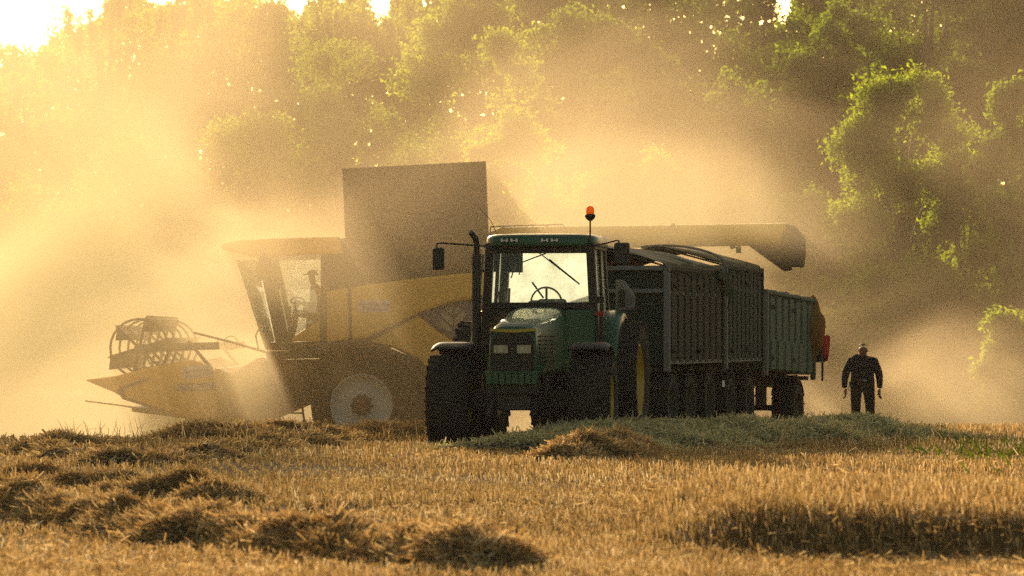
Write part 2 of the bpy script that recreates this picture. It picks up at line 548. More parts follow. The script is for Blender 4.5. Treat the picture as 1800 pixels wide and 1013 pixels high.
GH = 'straw heaps on the left of the field'
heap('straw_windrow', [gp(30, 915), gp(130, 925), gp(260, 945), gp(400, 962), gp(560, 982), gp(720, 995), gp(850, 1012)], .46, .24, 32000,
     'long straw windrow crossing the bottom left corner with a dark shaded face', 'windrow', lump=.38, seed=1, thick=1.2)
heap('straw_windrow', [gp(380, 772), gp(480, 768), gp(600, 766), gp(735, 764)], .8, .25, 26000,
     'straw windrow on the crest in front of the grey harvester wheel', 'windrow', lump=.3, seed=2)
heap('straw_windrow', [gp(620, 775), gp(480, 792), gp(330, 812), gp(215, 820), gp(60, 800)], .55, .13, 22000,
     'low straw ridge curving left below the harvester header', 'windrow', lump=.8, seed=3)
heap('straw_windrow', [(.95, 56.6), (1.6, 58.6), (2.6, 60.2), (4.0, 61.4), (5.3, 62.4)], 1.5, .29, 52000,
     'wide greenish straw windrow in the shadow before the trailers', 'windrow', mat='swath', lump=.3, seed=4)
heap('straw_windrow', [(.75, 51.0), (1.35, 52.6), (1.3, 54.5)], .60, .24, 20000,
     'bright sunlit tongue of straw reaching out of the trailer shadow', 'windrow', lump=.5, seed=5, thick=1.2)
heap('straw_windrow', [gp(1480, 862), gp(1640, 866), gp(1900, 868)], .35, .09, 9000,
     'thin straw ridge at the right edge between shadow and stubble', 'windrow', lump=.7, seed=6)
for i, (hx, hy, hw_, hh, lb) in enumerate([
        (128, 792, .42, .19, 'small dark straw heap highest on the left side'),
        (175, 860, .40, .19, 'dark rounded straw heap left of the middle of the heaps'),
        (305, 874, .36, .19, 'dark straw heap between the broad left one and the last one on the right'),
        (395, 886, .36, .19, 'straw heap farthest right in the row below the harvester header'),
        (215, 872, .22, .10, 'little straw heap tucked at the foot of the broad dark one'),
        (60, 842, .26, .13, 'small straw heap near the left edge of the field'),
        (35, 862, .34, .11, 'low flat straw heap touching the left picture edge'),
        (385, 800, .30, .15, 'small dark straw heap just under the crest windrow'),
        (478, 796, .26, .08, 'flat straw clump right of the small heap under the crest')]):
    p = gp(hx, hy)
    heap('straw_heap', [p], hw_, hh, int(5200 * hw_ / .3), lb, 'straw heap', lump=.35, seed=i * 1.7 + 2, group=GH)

# green weeds on the right
N = 1500
x = rng.normal(size=N) * .7 + 6.9; y = rng.normal(size=N) * 3.5 + 53
keep = (patch(x, y, 1.9, 1.) > .2); x, y = x[keep], y[keep]; N = len(x)
d = rng.normal(size=(N, 3)); d[:, 2] = np.abs(d[:, 2]) + .6
v, fi = strips(np.stack([x, y, ground(x, y) + .05 * rng.random(N)], 1), d, .08 + .1 * rng.random(N), .02 + .02 * rng.random(N))
tag(link('weeds', quick_mesh('weeds', v, fi, 4, M['weed'])), 'patch of fresh green weeds in the stubble right of the shadow', 'weeds', None, 'stuff')
# tall dry stems sticking out of the straw
N = 420
x = np.concatenate([rng.uniform(-7, -1, N // 2), rng.uniform(.3, 7, N // 2)]); y = np.concatenate([rng.uniform(59, 62.5, N // 2), rng.uniform(55, 64, N // 2)])
d = rng.normal(size=(N, 3)) * .3; d[:, 2] = 1
v, fi = bent_strips(np.stack([x, y, ground(x, y) + .08], 1), d, rng.uniform(.12, .34, N), np.full(N, .008), rng.normal(size=(N, 3)) * .5)
tag(link('dry_stems', quick_mesh('dry_stems', v, fi, 4, M['straw'])), 'single tall dry stems sticking up along the crest', 'dry stems', None, 'stuff')

# ------------------------------------------------------------------ trees
def crown_mesh(name, lobes, nleaf, size, mat, droop=0.0, dens=None):
    """leaf-sized faces spread through many clumps; lobes = (centre, radii) list"""
    per = []
    vol = np.array([l[1][0] * l[1][1] * l[1][2] for l in lobes]) ** (2 / 3)
    cnt = (vol / vol.sum() * nleaf).astype(int)
    for (c_, r_), k in zip(lobes, cnt):
        nc = max(6, k // 55)                      # twigs with leaves round them
        u = rng.normal(size=(nc, 3)); u /= np.linalg.norm(u, axis=1, keepdims=True)
        rr = (.25 + .85 * rng.random(nc)) ** .8
        cc = np.array(c_) + u * rr[:, None] * np.array(r_)
        idx = rng.integers(0, nc, k)
        sp = .20 * (np.mean(r_) ** .5)
        off = rng.normal(size=(k, 3)) * sp
        if droop:
            dl = rng.random(k) * droop * (0.4 + .6 * rng.random(nc)[idx])
            off[:, :2] *= .45
            off[:, 2] = off[:, 2] * .3 - dl
        per.append(cc[idx] + off)
    P = np.concatenate(per)
    k = len(P)
    d_ = rng.normal(size=(k, 3)); d_ /= np.linalg.norm(d_, axis=1, keepdims=True)
    s_ = np.cross(d_, rng.normal(size=(k, 3))); s_ /= np.linalg.norm(s_, axis=1, keepdims=True)
    sz = size * (.6 + .8 * rng.random(k))[:, None]
    sz = sz * 1.9
    v_ = np.stack([P - d_ * sz * .8, P + s_ * sz * .75, P + d_ * sz], 1).reshape(-1, 3)
    return quick_mesh(name, v_, np.arange(k * 3), 3, M[mat])

def lobes_round(w_, h_, n_, base=.0, lo=.18, hi=.34):
    """clumps filling an egg of width w_ and height h_"""
    out = []
    for i in range(n_):
        a = random.random() * 2 * math.pi
        t = random.random()
        zz = base + (h_ - base) * (.06 + .9 * t)
        prof = math.sin(math.pi * min(1, max(0, (t * .82 + .14)))) ** .6
        rad = w_ / 2 * prof * (.35 + .6 * math.sqrt(random.random()))
        r_ = w_ * random.uniform(lo, hi) / 2 * 1.25
        out.append(((rad * math.cos(a), rad * math.sin(a) * .8, zz), (r_, r_, r_ * random.uniform(.7, 1.0))))
    return out

def tree(name, X, Y, H, W, nleaf, mat, label, group, base=.06, droop=0., size=.075, nl=26, cat='tree', trunk=True, zg=None):
    nleaf = int(nleaf * (1.3 if cat == 'tree' else 1.3))
    if cat == 'tree': nl = int(nl * 1.5)
    else: nl = 44
    zg = gz(X, Y) if zg is None else zg
    t = empty(name, (X, Y, zg))
    tag(t, label, cat, group)
    lb = lobes_round(W, H, nl, base * H) if cat == 'tree' else lobes_round(W, H, nl, base * H, .12, .27)
    link('crown', crown_mesh(name + '_crown', lb, nleaf, size, mat, droop), t)
    if trunk:
        mb = MB()
        r0 = H * .018 + .05
        top = Vector((random.uniform(-.3, .3), 0, H * .82))
        pts = [Vector((0, 0, -.2)), Vector((random.uniform(-.1, .1), 0, H * .25)), Vector((random.uniform(-.25, .25), 0, H * .55)), top]
        mb.tube(pts, [r0 * 1.25, r0 * .85, r0 * .5, r0 * .12], 8)
        for (c_, r_) in random.sample(lb, min(12, len(lb))):
            c_ = Vector(c_)
            s0 = max(H * .18, c_.z * .6)
            f = s0 / (H * .82)
            a0 = Vector((top.x * f, 0, s0))
            mid = (a0 + c_) / 2 + Vector((0, 0, .2))
            mb.tube([a0, mid, c_], [r0 * .38, r0 * .25, r0 * .06], 5)
        mb.build('trunk', M['wood'], t, smooth='all')
    return t

def ptree(name, cx, top, wpx, Y, *a, **k):
    """tree whose top and width are given where they fall in the view"""
    X = (cx - 900) / FPX * Y
    zt = CAMZ + (HOR - top) / FPX * Y
    z0 = gz(X, Y)
    return tree(name, X, Y, zt - z0, wpx / FPX * Y, *a, **k)

def treeline():
    n_ = 170000
    X = rng.uniform(-36, 36, n_); Y = rng.uniform(212, 232, n_)
    pxx = 900 + X / Y * FPX
    top = np.interp(pxx, [-200, 60, 140, 250, 700, 760, 900, 1290, 1330, 1380, 1450, 1640, 1665, 1690, 1950], [110, 130, 60, 25, 20, -30, -90, -90, 45, 50, -90, -90, 60, -90, -90])
    H_ = CAMZ + (HOR - top) / FPX * Y + 2.2
    H_ = H_ * (1 + .04 * np.sin(X * 1.1) + .03 * np.sin(X * 2.9 + 1))
    Z = -1.8 + H_ * (1 - rng.random(n_) ** 1.15 * .97)
    P = np.stack([X, Y, Z], 1)
    d_ = rng.normal(size=(n_, 3)); d_ /= np.linalg.norm(d_, axis=1, keepdims=True)
    s_ = np.cross(d_, rng.normal(size=(n_, 3))); s_ /= np.linalg.norm(s_, axis=1, keepdims=True)
    sz = .27 * (.6 + .8 * rng.random(n_))[:, None]
    v_ = np.stack([P - d_ * sz, P + s_ * sz, P + d_ * sz * 1.1], 1).reshape(-1, 3)
    tag(link('treeline', quick_mesh('treeline', v_, np.arange(n_ * 3), 3, M['leaf_mid'])), 'far wood closing off the field behind the single trees', 'wood', None, 'stuff')
treeline()
GB, GO, GU = 'birches along the far side of the field', 'large dark trees behind the field', 'bushes in front of the tall trees'
ptree('birch_tree', -60, 60, 190, 190, 12000, 'leaf_birch', 'birch at the left edge beside the patch of open sky', GB, droop=1.2)
ptree('birch_tree', 40, 110, 220, 192, 12000, 'leaf_birch', 'lowest birch, with the open patch of sky above it', GB, droop=1.0)
ptree('birch_tree', 185, -60, 260, 195, 24000, 'leaf_birch', 'feathery birch just right of the open patch of sky', GB, droop=1.6)
ptree('birch_tree', 330, -70, 240, 198, 24000, 'leaf_birch', 'second weeping birch from the sky patch', GB, droop=2.2)
ptree('birch_tree', 460, -70, 230, 196, 22000, 'leaf_birch', 'weeping birch above the harvester cab', GB, droop=2.6)
ptree('birch_tree', 590, -70, 230, 199, 20000, 'leaf_birch', 'weeping birch above the front of the grain tank', GB, droop=2.6)
ptree('birch_tree', 705, -60, 190, 197, 16000, 'leaf_birch', 'thin birch farthest right, next to the lime tree', GB, droop=1.8)
ptree('lime_tree', 830, -40, 300, 170, 46000, 'leaf_lime', 'light green lime tree above the grain tank', None, nl=34)
ptree('oak_tree', 980, -70, 300, 192, 34000, 'leaf_dark', 'dark tree behind the beacon of the tractor', GO, nl=34)
ptree('oak_tree', 1160, -80, 360, 188, 42000, 'leaf_dark', 'broad dark tree in the brown dust left of the bright sky gap', GO, nl=36)
ptree('lime_tree', 1335, 50, 230, 186, 22000, 'leaf_lime', 'lower light green tree under the bright sky gap', None, nl=22)
ptree('lime_tree', 1470, -60, 290, 176, 34000, 'leaf_mid', 'green tree standing behind the round bush', None, nl=30)
ptree('oak_tree', 1630, -160, 320, 180, 42000, 'leaf_dark', 'dark tree with small sky holes right of the green one', GO, nl=34)
ptree('oak_tree', 1810, -160, 300, 165, 44000, 'leaf_dark', 'darkest tree at the right edge of the wood', GO, nl=30)
ptree('oak_tree', 1330, -60, 160, 200, 5000, 'leaf_dark', 'sparse tree top showing in the bright sky gap', GO, nl=12)
for (cx, top, wpx, Y, nf, mt, lb) in [
        (1010, 10, 270, 160, 24000, 'leaf_mid', 'rounded green tree standing right above the orange beacon'),
        (1130, 60, 270, 158, 24000, 'leaf_dark', 'dark rounded tree in the thick brown dust above the auger'),
        (1265, 120, 260, 155, 22000, 'leaf_mid', 'lower tree just left below the bright sky gap'),
        (1400, 110, 240, 157, 22000, 'leaf_dark', 'dark tree right below the bright sky gap'),
        (1500, 10, 260, 160, 24000, 'leaf_mid', 'tree rising directly above the left half of the round bush'),
        (1720, 110, 270, 150, 26000, 'leaf_dark', 'deep green tree between the round bush and the right edge')]:
    ptree('broadleaf_tree', cx, top, wpx, Y, nf, mt, lb, 'rounded trees in the middle of the wood edge', base=.02, nl=26, trunk=False if False else True)
# bushes
B = [
    (60, 330, 330, 150, 22000, 'leaf_mid', 'hazy bush lowest at the left edge'),
    (260, 250, 330, 158, 24000, 'leaf_mid', 'hazy bush under the feathery birch'),
    (430, 190, 330, 160, 26000, 'leaf_lime', 'hazy bush right above the harvester cab roof'),
    (600, 65, 290, 165, 30000, 'leaf_mid', 'tall rounded bush left of the grain tank top'),
    (760, 210, 280, 150, 24000, 'leaf_mid', 'bush directly behind the grain tank'),
    (905, 45, 200, 145, 26000, 'leaf_lime', 'upright yellow green bush above the tractor cab'),
    (900, 190, 240, 128, 22000, 'leaf_lime', 'yellow green bush behind the orange beacon'),
    (1065, 115, 170, 150, 16000, 'leaf_lime', 'small pale bush top in the middle of the wood edge'),
    (1120, 255, 260, 126, 24000, 'leaf_lime', 'pale round bush above the unloading auger'),
    (1290, 330, 260, 132, 20000, 'leaf_mid', 'low bush behind the end of the auger'),
    (1585, 128, 300, 118, 46000, 'leaf_lime', 'large round bush with a sunlit yellow green top'),
    (1445, 330, 230, 122, 20000, 'leaf_mid', 'dark low bush left of the large round one'),
    (1790, 130, 170, 108, 24000, 'leaf_mid', 'bright green bush at the right edge'),
    (1700, 330, 240, 116, 22000, 'leaf_mid', 'dusty bush between the round one and the right edge'),
    (1790, 560, 160, 98, 14000, 'leaf_lime', 'small pale bush low at the right edge behind the man'),
    (1560, 470, 240, 124, 14000, 'leaf_mid', 'dust covered bush behind the walking man'),
    (1810, 320, 180, 112, 14000, 'leaf_mid', 'bush low under the bright green one at the edge'),
]
for (cx, top, wpx, Y, nf, mt, lb) in B:
    ptree('bush', cx, top, wpx, Y, nf, mt, lb, GU, base=.04, nl=26, cat='bush', size=.046, trunk=True)

# ------------------------------------------------------------------ wheels
def wheel(root, c, r, w_, rim_r, rim_mat, lugs=24, side=1, deep=.05, bolts=0, name='wheel', steer=0, n=40):
    """farm wheel turning about local x; side=+1 when its outer face looks to +x"""
    wr = empty(name, c)
    wr.parent = root
    wr.rotation_euler = (0, 0, steer)
    h = w_ / 2
    t = MB()
    t.lathe([(-h * .78, rim_r), (-h * .95, rim_r + (r - rim_r) * .35), (-h * .97, r * .9), (-h * .8, r * .955), (0, r * .97), (h * .8, r * .955), (h * .97, r * .9), (h * .95, rim_r + (r - rim_r) * .35), (h * .78, rim_r), (h * .6, rim_r * .97), (-h * .6, rim_r * .97), (-h * .78, rim_r)], (0, 0, 0), 'x', n, False)
    for k in range(lugs):
        for sgn in (-1, 1):
            a0 = 2 * math.pi * (k + (.5 if sgn > 0 else 0)) / lugs
            a1 = a0 + .9 * 2 * math.pi / lugs
            P = []
            for (xx, aa, ra, rb) in ((sgn * h * .05, a1, r * .955, r * 1.0), (sgn * h * 1.0, a0, r * .86, r * .985)):
                for (da) in (-.028, .028):
                    for rr in (ra, rb):
                        P.append(Vector((xx, rr * math.cos(aa + da), rr * math.sin(aa + da))))
            t.add(P, [(0, 1, 3, 2), (4, 6, 7, 5), (0, 4, 5, 1), (2, 3, 7, 6), (0, 2, 6, 4), (1, 5, 7, 3)])
    t.build('tyre', M['rubber'], wr, smooth=True)
    s_ = side
    rm = MB()
    prof = [(h * .80 * s_, rim_r * 1.0), (h * .83 * s_, rim_r * .97), (h * .60 * s_, rim_r * .93), (h * (.60 - deep * 4) * s_, rim_r * .80), (h * (.60 - deep * 4) * s_, rim_r * .45), (h * .42 * s_, rim_r * .34), (h * .42 * s_, rim_r * .02), (0, rim_r * .02), (-h * .5 * s_, rim_r * .9), (-h * .78 * s_, rim_r)]
    rm.lathe(prof, (0, 0, 0), 'x', n, False)
    ro = rm.build('rim', rim_mat, wr, smooth=True)
    if bolts:
        hb = MB()
        hb.lathe([(h * .42 * s_, rim_r * .32), (h * .52 * s_, rim_r * .30), (h * .55 * s_, rim_r * .2)], (0, 0, 0), 'x', 20)
        for k in range(bolts):
            a = 2 * math.pi * k / bolts
            hb.lathe([(h * .44 * s_, rim_r * .045), (h * .56 * s_, rim_r * .045)], (0, rim_r * .33 * math.cos(a), rim_r * .33 * math.sin(a)), 'x', 8)
        hb.build('hub', M['black'], wr, smooth=True)
        MB().lathe([(h * .55 * s_, rim_r * .10), (h * .60 * s_, rim_r * .08)], (0, 0, 0), 'x', 14).build('hub_cap', M['red'], wr)
    return wr

# ------------------------------------------------------------------ tractor
TX, TY, TYAW = .155, 59.0, R(-9)
TR = empty('tractor', (TX, TY, gz(TX, TY)), (0, 0, TYAW))
tag(TR, 'green farm tractor with yellow rims and orange roof beacon facing the camera', 'tractor')
def tz(z_): return z_ - gz(TX, TY)
FR, RR = .675, .935
wheel(TR, (-1.06, 0, FR - .01), FR, .64, .40, M['yellow'], 22, -1, steer=R(2))
wheel(TR, (1.06, 0, FR - .01), FR, .64, .40, M['yellow'], 22, 1, steer=R(2))
wheel(TR, (-1.10, 2.95, RR - .01), RR, .68, .56, M['yellow'], 24, -1)
wheel(TR, (1.10, 2.95, RR - .01), RR, .68, .56, M['yellow'], 24, 1)
# axles and belly
a = MB(); a.box((0, 0, .68), (1.6, .28, .26)); a.box((0, .25, .78), (.5, .5, .45)); a.tube([(-.8, .15, .62), (.8, .15, .62)], .05)
a.build('front_axle', M['black'], TR, bevel=.02)
a = MB(); a.box((0, 2.95, .95), (1.8, .42, .42)); a.box((0, 1.6, .88), (.62, 2.7, .62)); a.box((0, .6, .95), (.5, 1.6, .4))
a.build('gearbox', M['black'], TR, bevel=.03)
a = MB(); a.box((.55, 1.45, .75), (.38, .95, .55)); a.build('fuel_tank', M['plastic'], TR, bevel=.06)
a = MB()
for k in range(4): a.box((.78, 1.75, .42 + .27 * k), (.34, .22, .035))
a.bar((.93, 1.62, .4), (.93, 1.72, 1.35), .03); a.bar((.93, 1.88, .4), (.93, 1.88, 1.35), .03)
a.build('cab_step', M['black'], TR)
a = MB(); a.box((-.62, 1.45, .8), (.34, .8, .5)); a.build('battery_box', M['plastic'], TR, bevel=.04)
# front linkage and weight bracket
a = MB(); a.box((0, -.82, .86), (.78, .22, .2)); a.box((0, -.6, .7), (.5, .5, .35))
a.build('front_bracket', M['black'], TR, bevel=.02)
for k in range(8):
    b_ = MB(); b_.box((-.335 + .0957 * k, -.98, 1.0), (.084, .12, .19)); b_.build('front_weight', M['green'], TR, bevel=.012)
a = MB(); a.box((0, -1.045, 1.085), (.80, .03, .03)); a.build('weight_rail', M['green'], TR, bevel=.006)
for s_ in (-1, 1):
    MB().bar((s_ * .3, -.75, .62), (s_ * .34, -1.12, .42), .07, .12).build('lift_arm', M['black'], TR, bevel=.01)
# hood: lofted sections along y (v): half width, top z
def hood_fn(i, j):
    secs = [(-.93, .325, 1.66, .80), (-.90, .34, 1.745, .80), (-.80, .345, 1.79, 1.0), (-.3, .36, 1.86, 1.0), (.6, .40, 1.95, 1.05), (1.2, .46, 2.015, 1.1), (1.62, .50, 2.04, 1.1)]
    t = i * (len(secs) - 1); k = min(int(t), len(secs) - 2); f = t - k
    v_, hw_, zt, zb = [secs[k][q] * (1 - f) + secs[k + 1][q] * f for q in range(4)]
    # section: up the left side, over the top, down the right
    u = j * 2 - 1
    p = 5.0
    if abs(u) < .5:
        xx = u / .5
        x_ = hw_ * math.copysign(abs(xx), xx)
        z_ = zt - .13 * abs(xx) ** p
        x_ = hw_ * (1 - .05 * abs(xx) ** 4) * xx
    else:
        s = (abs(u) - .5) / .5
        x_ = math.copysign(hw_ * (.95 + .05 * min(1, s * 6)), u)
        z_ = zt - .13 - (zt - .13 - zb) * s
    return Vector((x_, v_, z_))
hm = MB(); hm.grid(hood_fn, 24, 36)
hm.build('hood', M['green'], TR, smooth=True, solid=.02)
a = MB(); a.box((0, -.90, 1.32), (.66, .05, .80)); a.build('grille', M['plastic'], TR, bevel=.02)
for k in range(11):
    zz = 1.02 + .055 * k
    if 1.33 < zz < 1.50: continue
    b_ = MB(); b_.box((0, -.935, zz), (.60, .022, .016)); b_.build('grille_bar', M['black'], TR)
a = MB(); a.grid(lambda i, j: Vector(((i * 2 - 1) * .335, -.952 + .03 * (i * 2 - 1) ** 4, 1.685 - .02 * math.sin(i * math.pi) + j * .045)), 16, 1)
a.build('hood_stripe', M['yellow'], TR, solid=.012)
for s_ in (-1, 1):
    h_ = MB(); h_.box((s_ * .17, -.945, 1.42), (.235, .03, .15)); ho = h_.build('headlight', M['black'], TR, bevel=.01)
    h_ = MB(); h_.box((s_ * .17, -.961, 1.42), (.20, .004, .118)); h_.lathe([(-.972, .05), (-.966, .046), (-.963, .02)], (s_ * .17, 0, 1.42), 'y', 20)
    h_.box((s_ * .17 + .085, -.963, 1.42), (.035, .006, .10)); h_.box((s_ * .17 - .085, -.963, 1.42), (.035, .006, .10))
    h_.build('reflector', M['chrome'], ho)
    h_ = MB(); h_.box((s_ * .17, -.976, 1.42), (.225, .012, .14)); h_.build('lens', M['clear'], ho, bevel=.004)
MB().box((0, -.945, 1.425), (.06, .02, .02)).build('hood_latch', M['alu'], TR)
# vent panels on the visible hood side
for k, v_ in enumerate((-.55, -.1, .35)):
    a = MB()
    for q in range(7): a.box((.375 + .022 * k, v_, 1.25 + .06 * q), (.015, .36, .02))
    a.build('side_vent', M['plastic'], TR)
# cowl between hood and cab
a = MB(); a.prism([(.46, 1.3, 1.05), (.86, 1.66, 1.05), (.86, 1.66, 2.02), (.46, 1.3, 2.0)], (0, .05, 0)); a.build('cowl_panel', M['green'], TR, bevel=.02)
a = MB(); a.prism([(-.46, 1.3, 1.05), (-.80, 1.66, 1.05), (-.80, 1.66, 1.8), (-.46, 1.3, 2.0)], (0, .05, 0)); a.build('cowl_panel', M['black'], TR, bevel=.02)
# cab frame
CF, CB, CW = 1.72, 3.35, .80
Z0, Z1 = 1.35, 3.02
a = MB()
for s_ in (-1, 1):
    a.bar((s_ * .86, CF, Z0), (s_ * .77, CF + .05, Z1), .12, .13)      # A pillar
    a.bar((s_ * .83, CB - .05, 1.6), (s_ * .75, CB - .12, Z1), .11, .11)   # rear pillar
    a.bar((s_ * .86, 2.55, 1.3), (s_ * .78, 2.6, Z1), .06, .07)
    a.bar((s_ * .86, CF, 1.50), (s_ * .84, CB, 1.60), .09, .12)
    a.bar((s_ * .80, CF, 2.98), (s_ * .77, CB, 2.98), .09, .1)
a.bar((-.86, CF, 2.06), (.86, CF, 2.06), .07, .07); a.bar((-.80, CF + .04, 2.94), (.80, CF + .04, 2.94), .10, .13)
a.bar((-.82, CB, 2.0), (.82, CB, 2.0), .07, .08); a.bar((-.78, CB - .1, 2.96), (.78, CB - .1, 2.96), .1, .1)
a.build('cab_frame', M['black'], TR, bevel=.015)
a = MB(); a.box((0, CF + .02, 1.70), (1.66, .04, .70)); a.box((0, 2.5, 1.38), (1.6, 1.6, .06)); a.build('cab_floor', M['black'], TR)
# roof: rounded slab
a = MB()
def roof_fn(i, j):
    t = j * 2 * math.pi
    hw_, hl = .87, .96
    e = 5.0
    cx_ = math.copysign(abs(math.cos(t)) ** (2 / e), math.cos(t)); sy_ = math.copysign(abs(math.sin(t)) ** (2 / e), math.sin(t))
    lev = [(0, 2.985), (1.0, 2.985), (1.01, 3.01), (1.0, 3.10), (.97, 3.14), (.88, 3.165), (.6, 3.18), (0, 3.185)]
    k, zz = lev[round(i * (len(lev) - 1))]
    return Vector((cx_ * hw_ * k, 2.53 + sy_ * hl * k, zz))
a.grid(roof_fn, 7, 48); a.build('roof', M['green'], TR, smooth=True)
for x_ in (-.52, -.37, .10, .25):
    h_ = MB(); h_.box((x_, 1.565, 3.07), (.125, .03, .07)); ho = h_.build('work_light', M['black'], TR, bevel=.006)
    h_ = MB(); h_.box((x_ - .04, 1.548, 3.07), (.03, .008, .05)); h_.box((x_ + .04, 1.548, 3.07), (.03, .008, .05)); h_.box((x_, 1.548, 3.066), (.05, .006, .016)); h_.build('reflector', M['chrome'], ho)
# glass
a = MB(); a.add([(-.77, CF + .01, 2.09), (.77, CF + .01, 2.09), (.71, CF + .06, 2.92), (-.71, CF + .06, 2.92)], [(0, 1, 2, 3)]); a.build('windscreen', M['glass'], TR)
a = MB(); a.add([(-.76, CB, 2.03), (.76, CB, 2.03), (.69, CB - .09, 2.93), (-.69, CB - .09, 2.93)], [(0, 1, 2, 3)]); a.build('rear_window', M['glass_back'], TR)
for s_ in (-1, 1):
    a = MB(); a.add([(s_ * .85, CF + .08, 1.62), (s_ * .84, CB - .1, 1.66), (s_ * .77, CB - .14, 2.94), (s_ * .785, CF + .1, 2.94)], [(0, 1, 2, 3)])
    a.build('side_window', M['glass_back'] if s_ > 0 else M['glass'], TR)
a = MB(); a.bar((-.80, CF - .02, 2.11), (.80, CF - .02, 2.11), .02, .03)
a.build('windscreen_seal', M['plastic'], TR)
# wiper: arm from the top of the glass down to the right, second thin blade to the left
a = MB(); a.tube([(-.08, CF - .02, 2.92), (.02, CF - .03, 2.86), (.56, CF - .04, 2.44)], .009, 6); a.tube([(.15, CF - .05, 2.78), (.62, CF - .05, 2.40)], .013, 6)
a.build('wiper', M['black'], TR)
a = MB(); a.tube([(.05, CF + .3, 2.88), (-.28, CF + .34, 2.76), (-.44, CF + .36, 2.70), (-.50, CF + .36, 2.50)], .011, 6); a.tube([(-.44, CF + .33, 2.70), (-.36, CF + .33, 2.62), (-.37, CF + .33, 2.55)], .01, 6)
a.box((-.46, CF + .34, 2.70), (.05, .03, .09))
a.build('inner_mirror_arm', M['black'], TR)
# interior
a = MB()
ring = [Vector((.02 + .24 * math.cos(t), CF + .55 + .24 * math.sin(t) * -.25, 2.12 + .24 * math.sin(t) + .0)) for t in np.linspace(0, 2 * math.pi, 25)]
a.tube(ring, .016, 6, False); a.tube([(.02, CF + .55, 2.36), (.02, CF + .55, 2.12), (.02, CF + .35, 1.7)], .02, 6); a.tube([(-.2, CF + .55, 2.10), (.24, CF + .55, 2.10)], .016, 6)
a.build('steering_wheel', M['black'], TR)
a = MB(); a.prism([(-.32, CF + .15, 2.06), (-.16, CF + .15, 2.16), (.20, CF + .15, 2.16), (.30, CF + .15, 2.08), (.70, CF + .15, 2.14), (.70, CF + .15, 1.7), (-.7, CF + .15, 1.7), (-.7, CF + .15, 2.10)], (0, .2, 0)); a.build('dashboard', M['plastic'], TR, bevel=.02)
a = MB(); a.box((0, 2.75, 1.75), (.52, .5, .16)); a.box((0, 3.0, 1.98), (.46, .12, .42)); a.build('seat', M['seat'], TR, bevel=.05)
a = MB(); a.box((-.66, 2.2, 2.2), (.10, .12, .22)); a.box((-.58, 2.9, 2.75), (.26, .1, .3)); a.tube([(-.58, 2.3, 1.9), (-.56, 2.3, 2.35)], .02, 6); a.tube([(-.12, 2.9, 2.2), (-.3, 2.9, 2.45)], .018, 6); a.build('cab_controls', M['plastic'], TR, bevel=.015)
# exhaust
a = MB(); a.tube([(-.93, 1.42, 1.2), (-.93, 1.42, 2.86)], .07, 14); a.tube([(-.93, 1.42, 2.80), (-.93, 1.42, 3.02), (-.94, 1.38, 3.10), (-1.0, 1.30, 3.19)], [.048, .048, .047, .045], 12)
a.bar((-.93, 1.42, 2.6), (-.80, 1.70, 2.6), .03); a.bar((-.93, 1.42, 1.5), (-.5, 1.42, 1.5), .06)
for z_ in (1.7, 2.2, 2.7): a.tube([(-.93, 1.42, z_), (-.93, 1.42, z_ + .03)], .082, 14)
a.build('exhaust', M['black'], TR, smooth=True)
a = MB(); a.tube([(.96, 1.66, 1.2), (.96, 1.66, 2.1)], .03, 8); a.box((.92, 1.7, 2.16), (.14, .07, .10)); a.build('air_intake_post', M['black'], TR)
# mirrors
for s_, px0 in ((-1, 0), (1, 0)):
    a = MB()
    if s_ < 0: a.tube([(-.80, 1.75, 2.98), (-1.05, 1.62, 3.00), (-1.50, 1.50, 3.03), (-1.555, 1.50, 3.02), (-1.56, 1.50, 2.94)], .014, 7); a.box((-1.2, 1.58, 3.01), (.05, .03, .03))
    else: a.tube([(.80, 1.75, 2.98), (1.0, 1.70, 3.02), (1.17, 1.65, 3.06), (1.22, 1.65, 3.06), (1.23, 1.65, 3.0)], .014, 7)
    mo = a.build('mirror', M['black'], TR)
    a = MB(); a.box((s_ * (1.53 if s_ < 0 else 1.27), 1.5 if s_ < 0 else 1.65, 2.79 if s_ < 0 else 2.86), (.185 if s_ < 0 else .235, .07, .34)); a.build('mirror_head', M['plastic'], mo, bevel=.03)
# side lamps and hoses by the left pillar
a = MB(); a.box((-.86, 1.64, 2.92), (.05, .06, .12)); a.box((-.92, 1.66, 2.0), (.10, .06, .06)); a.build('indicator_lamp', M['clear'], TR, bevel=.01)
for s_ in (-1, 1):
    a = MB(); a.box((s_ * .93, 1.64, 1.95), (.13, .05, .07)); a.build('marker_lamp', M['red'], TR, bevel=.01)
a = MB(); a.tube([(-.90, 1.60, 1.25), (-.905, 1.60, 2.3), (-.86, 1.62, 2.85)], .012, 6); a.tube([(-.98, 1.7, 1.2), (-.97, 1.7, 2.05)], .014, 6); a.build('grab_rail', M['alu'], TR)
# beacon and aerial
a = MB(); a.tube([(.78, 1.68, 2.75), (.78, 1.68, 3.38)], .013, 8); a.lathe([(3.36, .02), (3.39, .06), (3.42, .08), (3.455, .08), (3.47, .06)], (.78, 1.68, 0), 'z', 20)
a.box((.78, 1.66, 2.85), (.05, .05, .26))
bo = a.build('beacon', M['black'], TR, smooth=True)
a = MB(); a.lathe([(3.47, .062), (3.52, .064), (3.56, .056), (3.585, .035), (3.592, .005)], (.78, 1.68, 0), 'z', 20); a.build('beacon_lens', M['orange'], bo, smooth=True)
MB().tube([(-.72, 2.0, 3.2), (-.80, 2.0, 3.38), (-.98, 2.0, 3.58)], .005, 5).build('aerial', M['black'], TR)
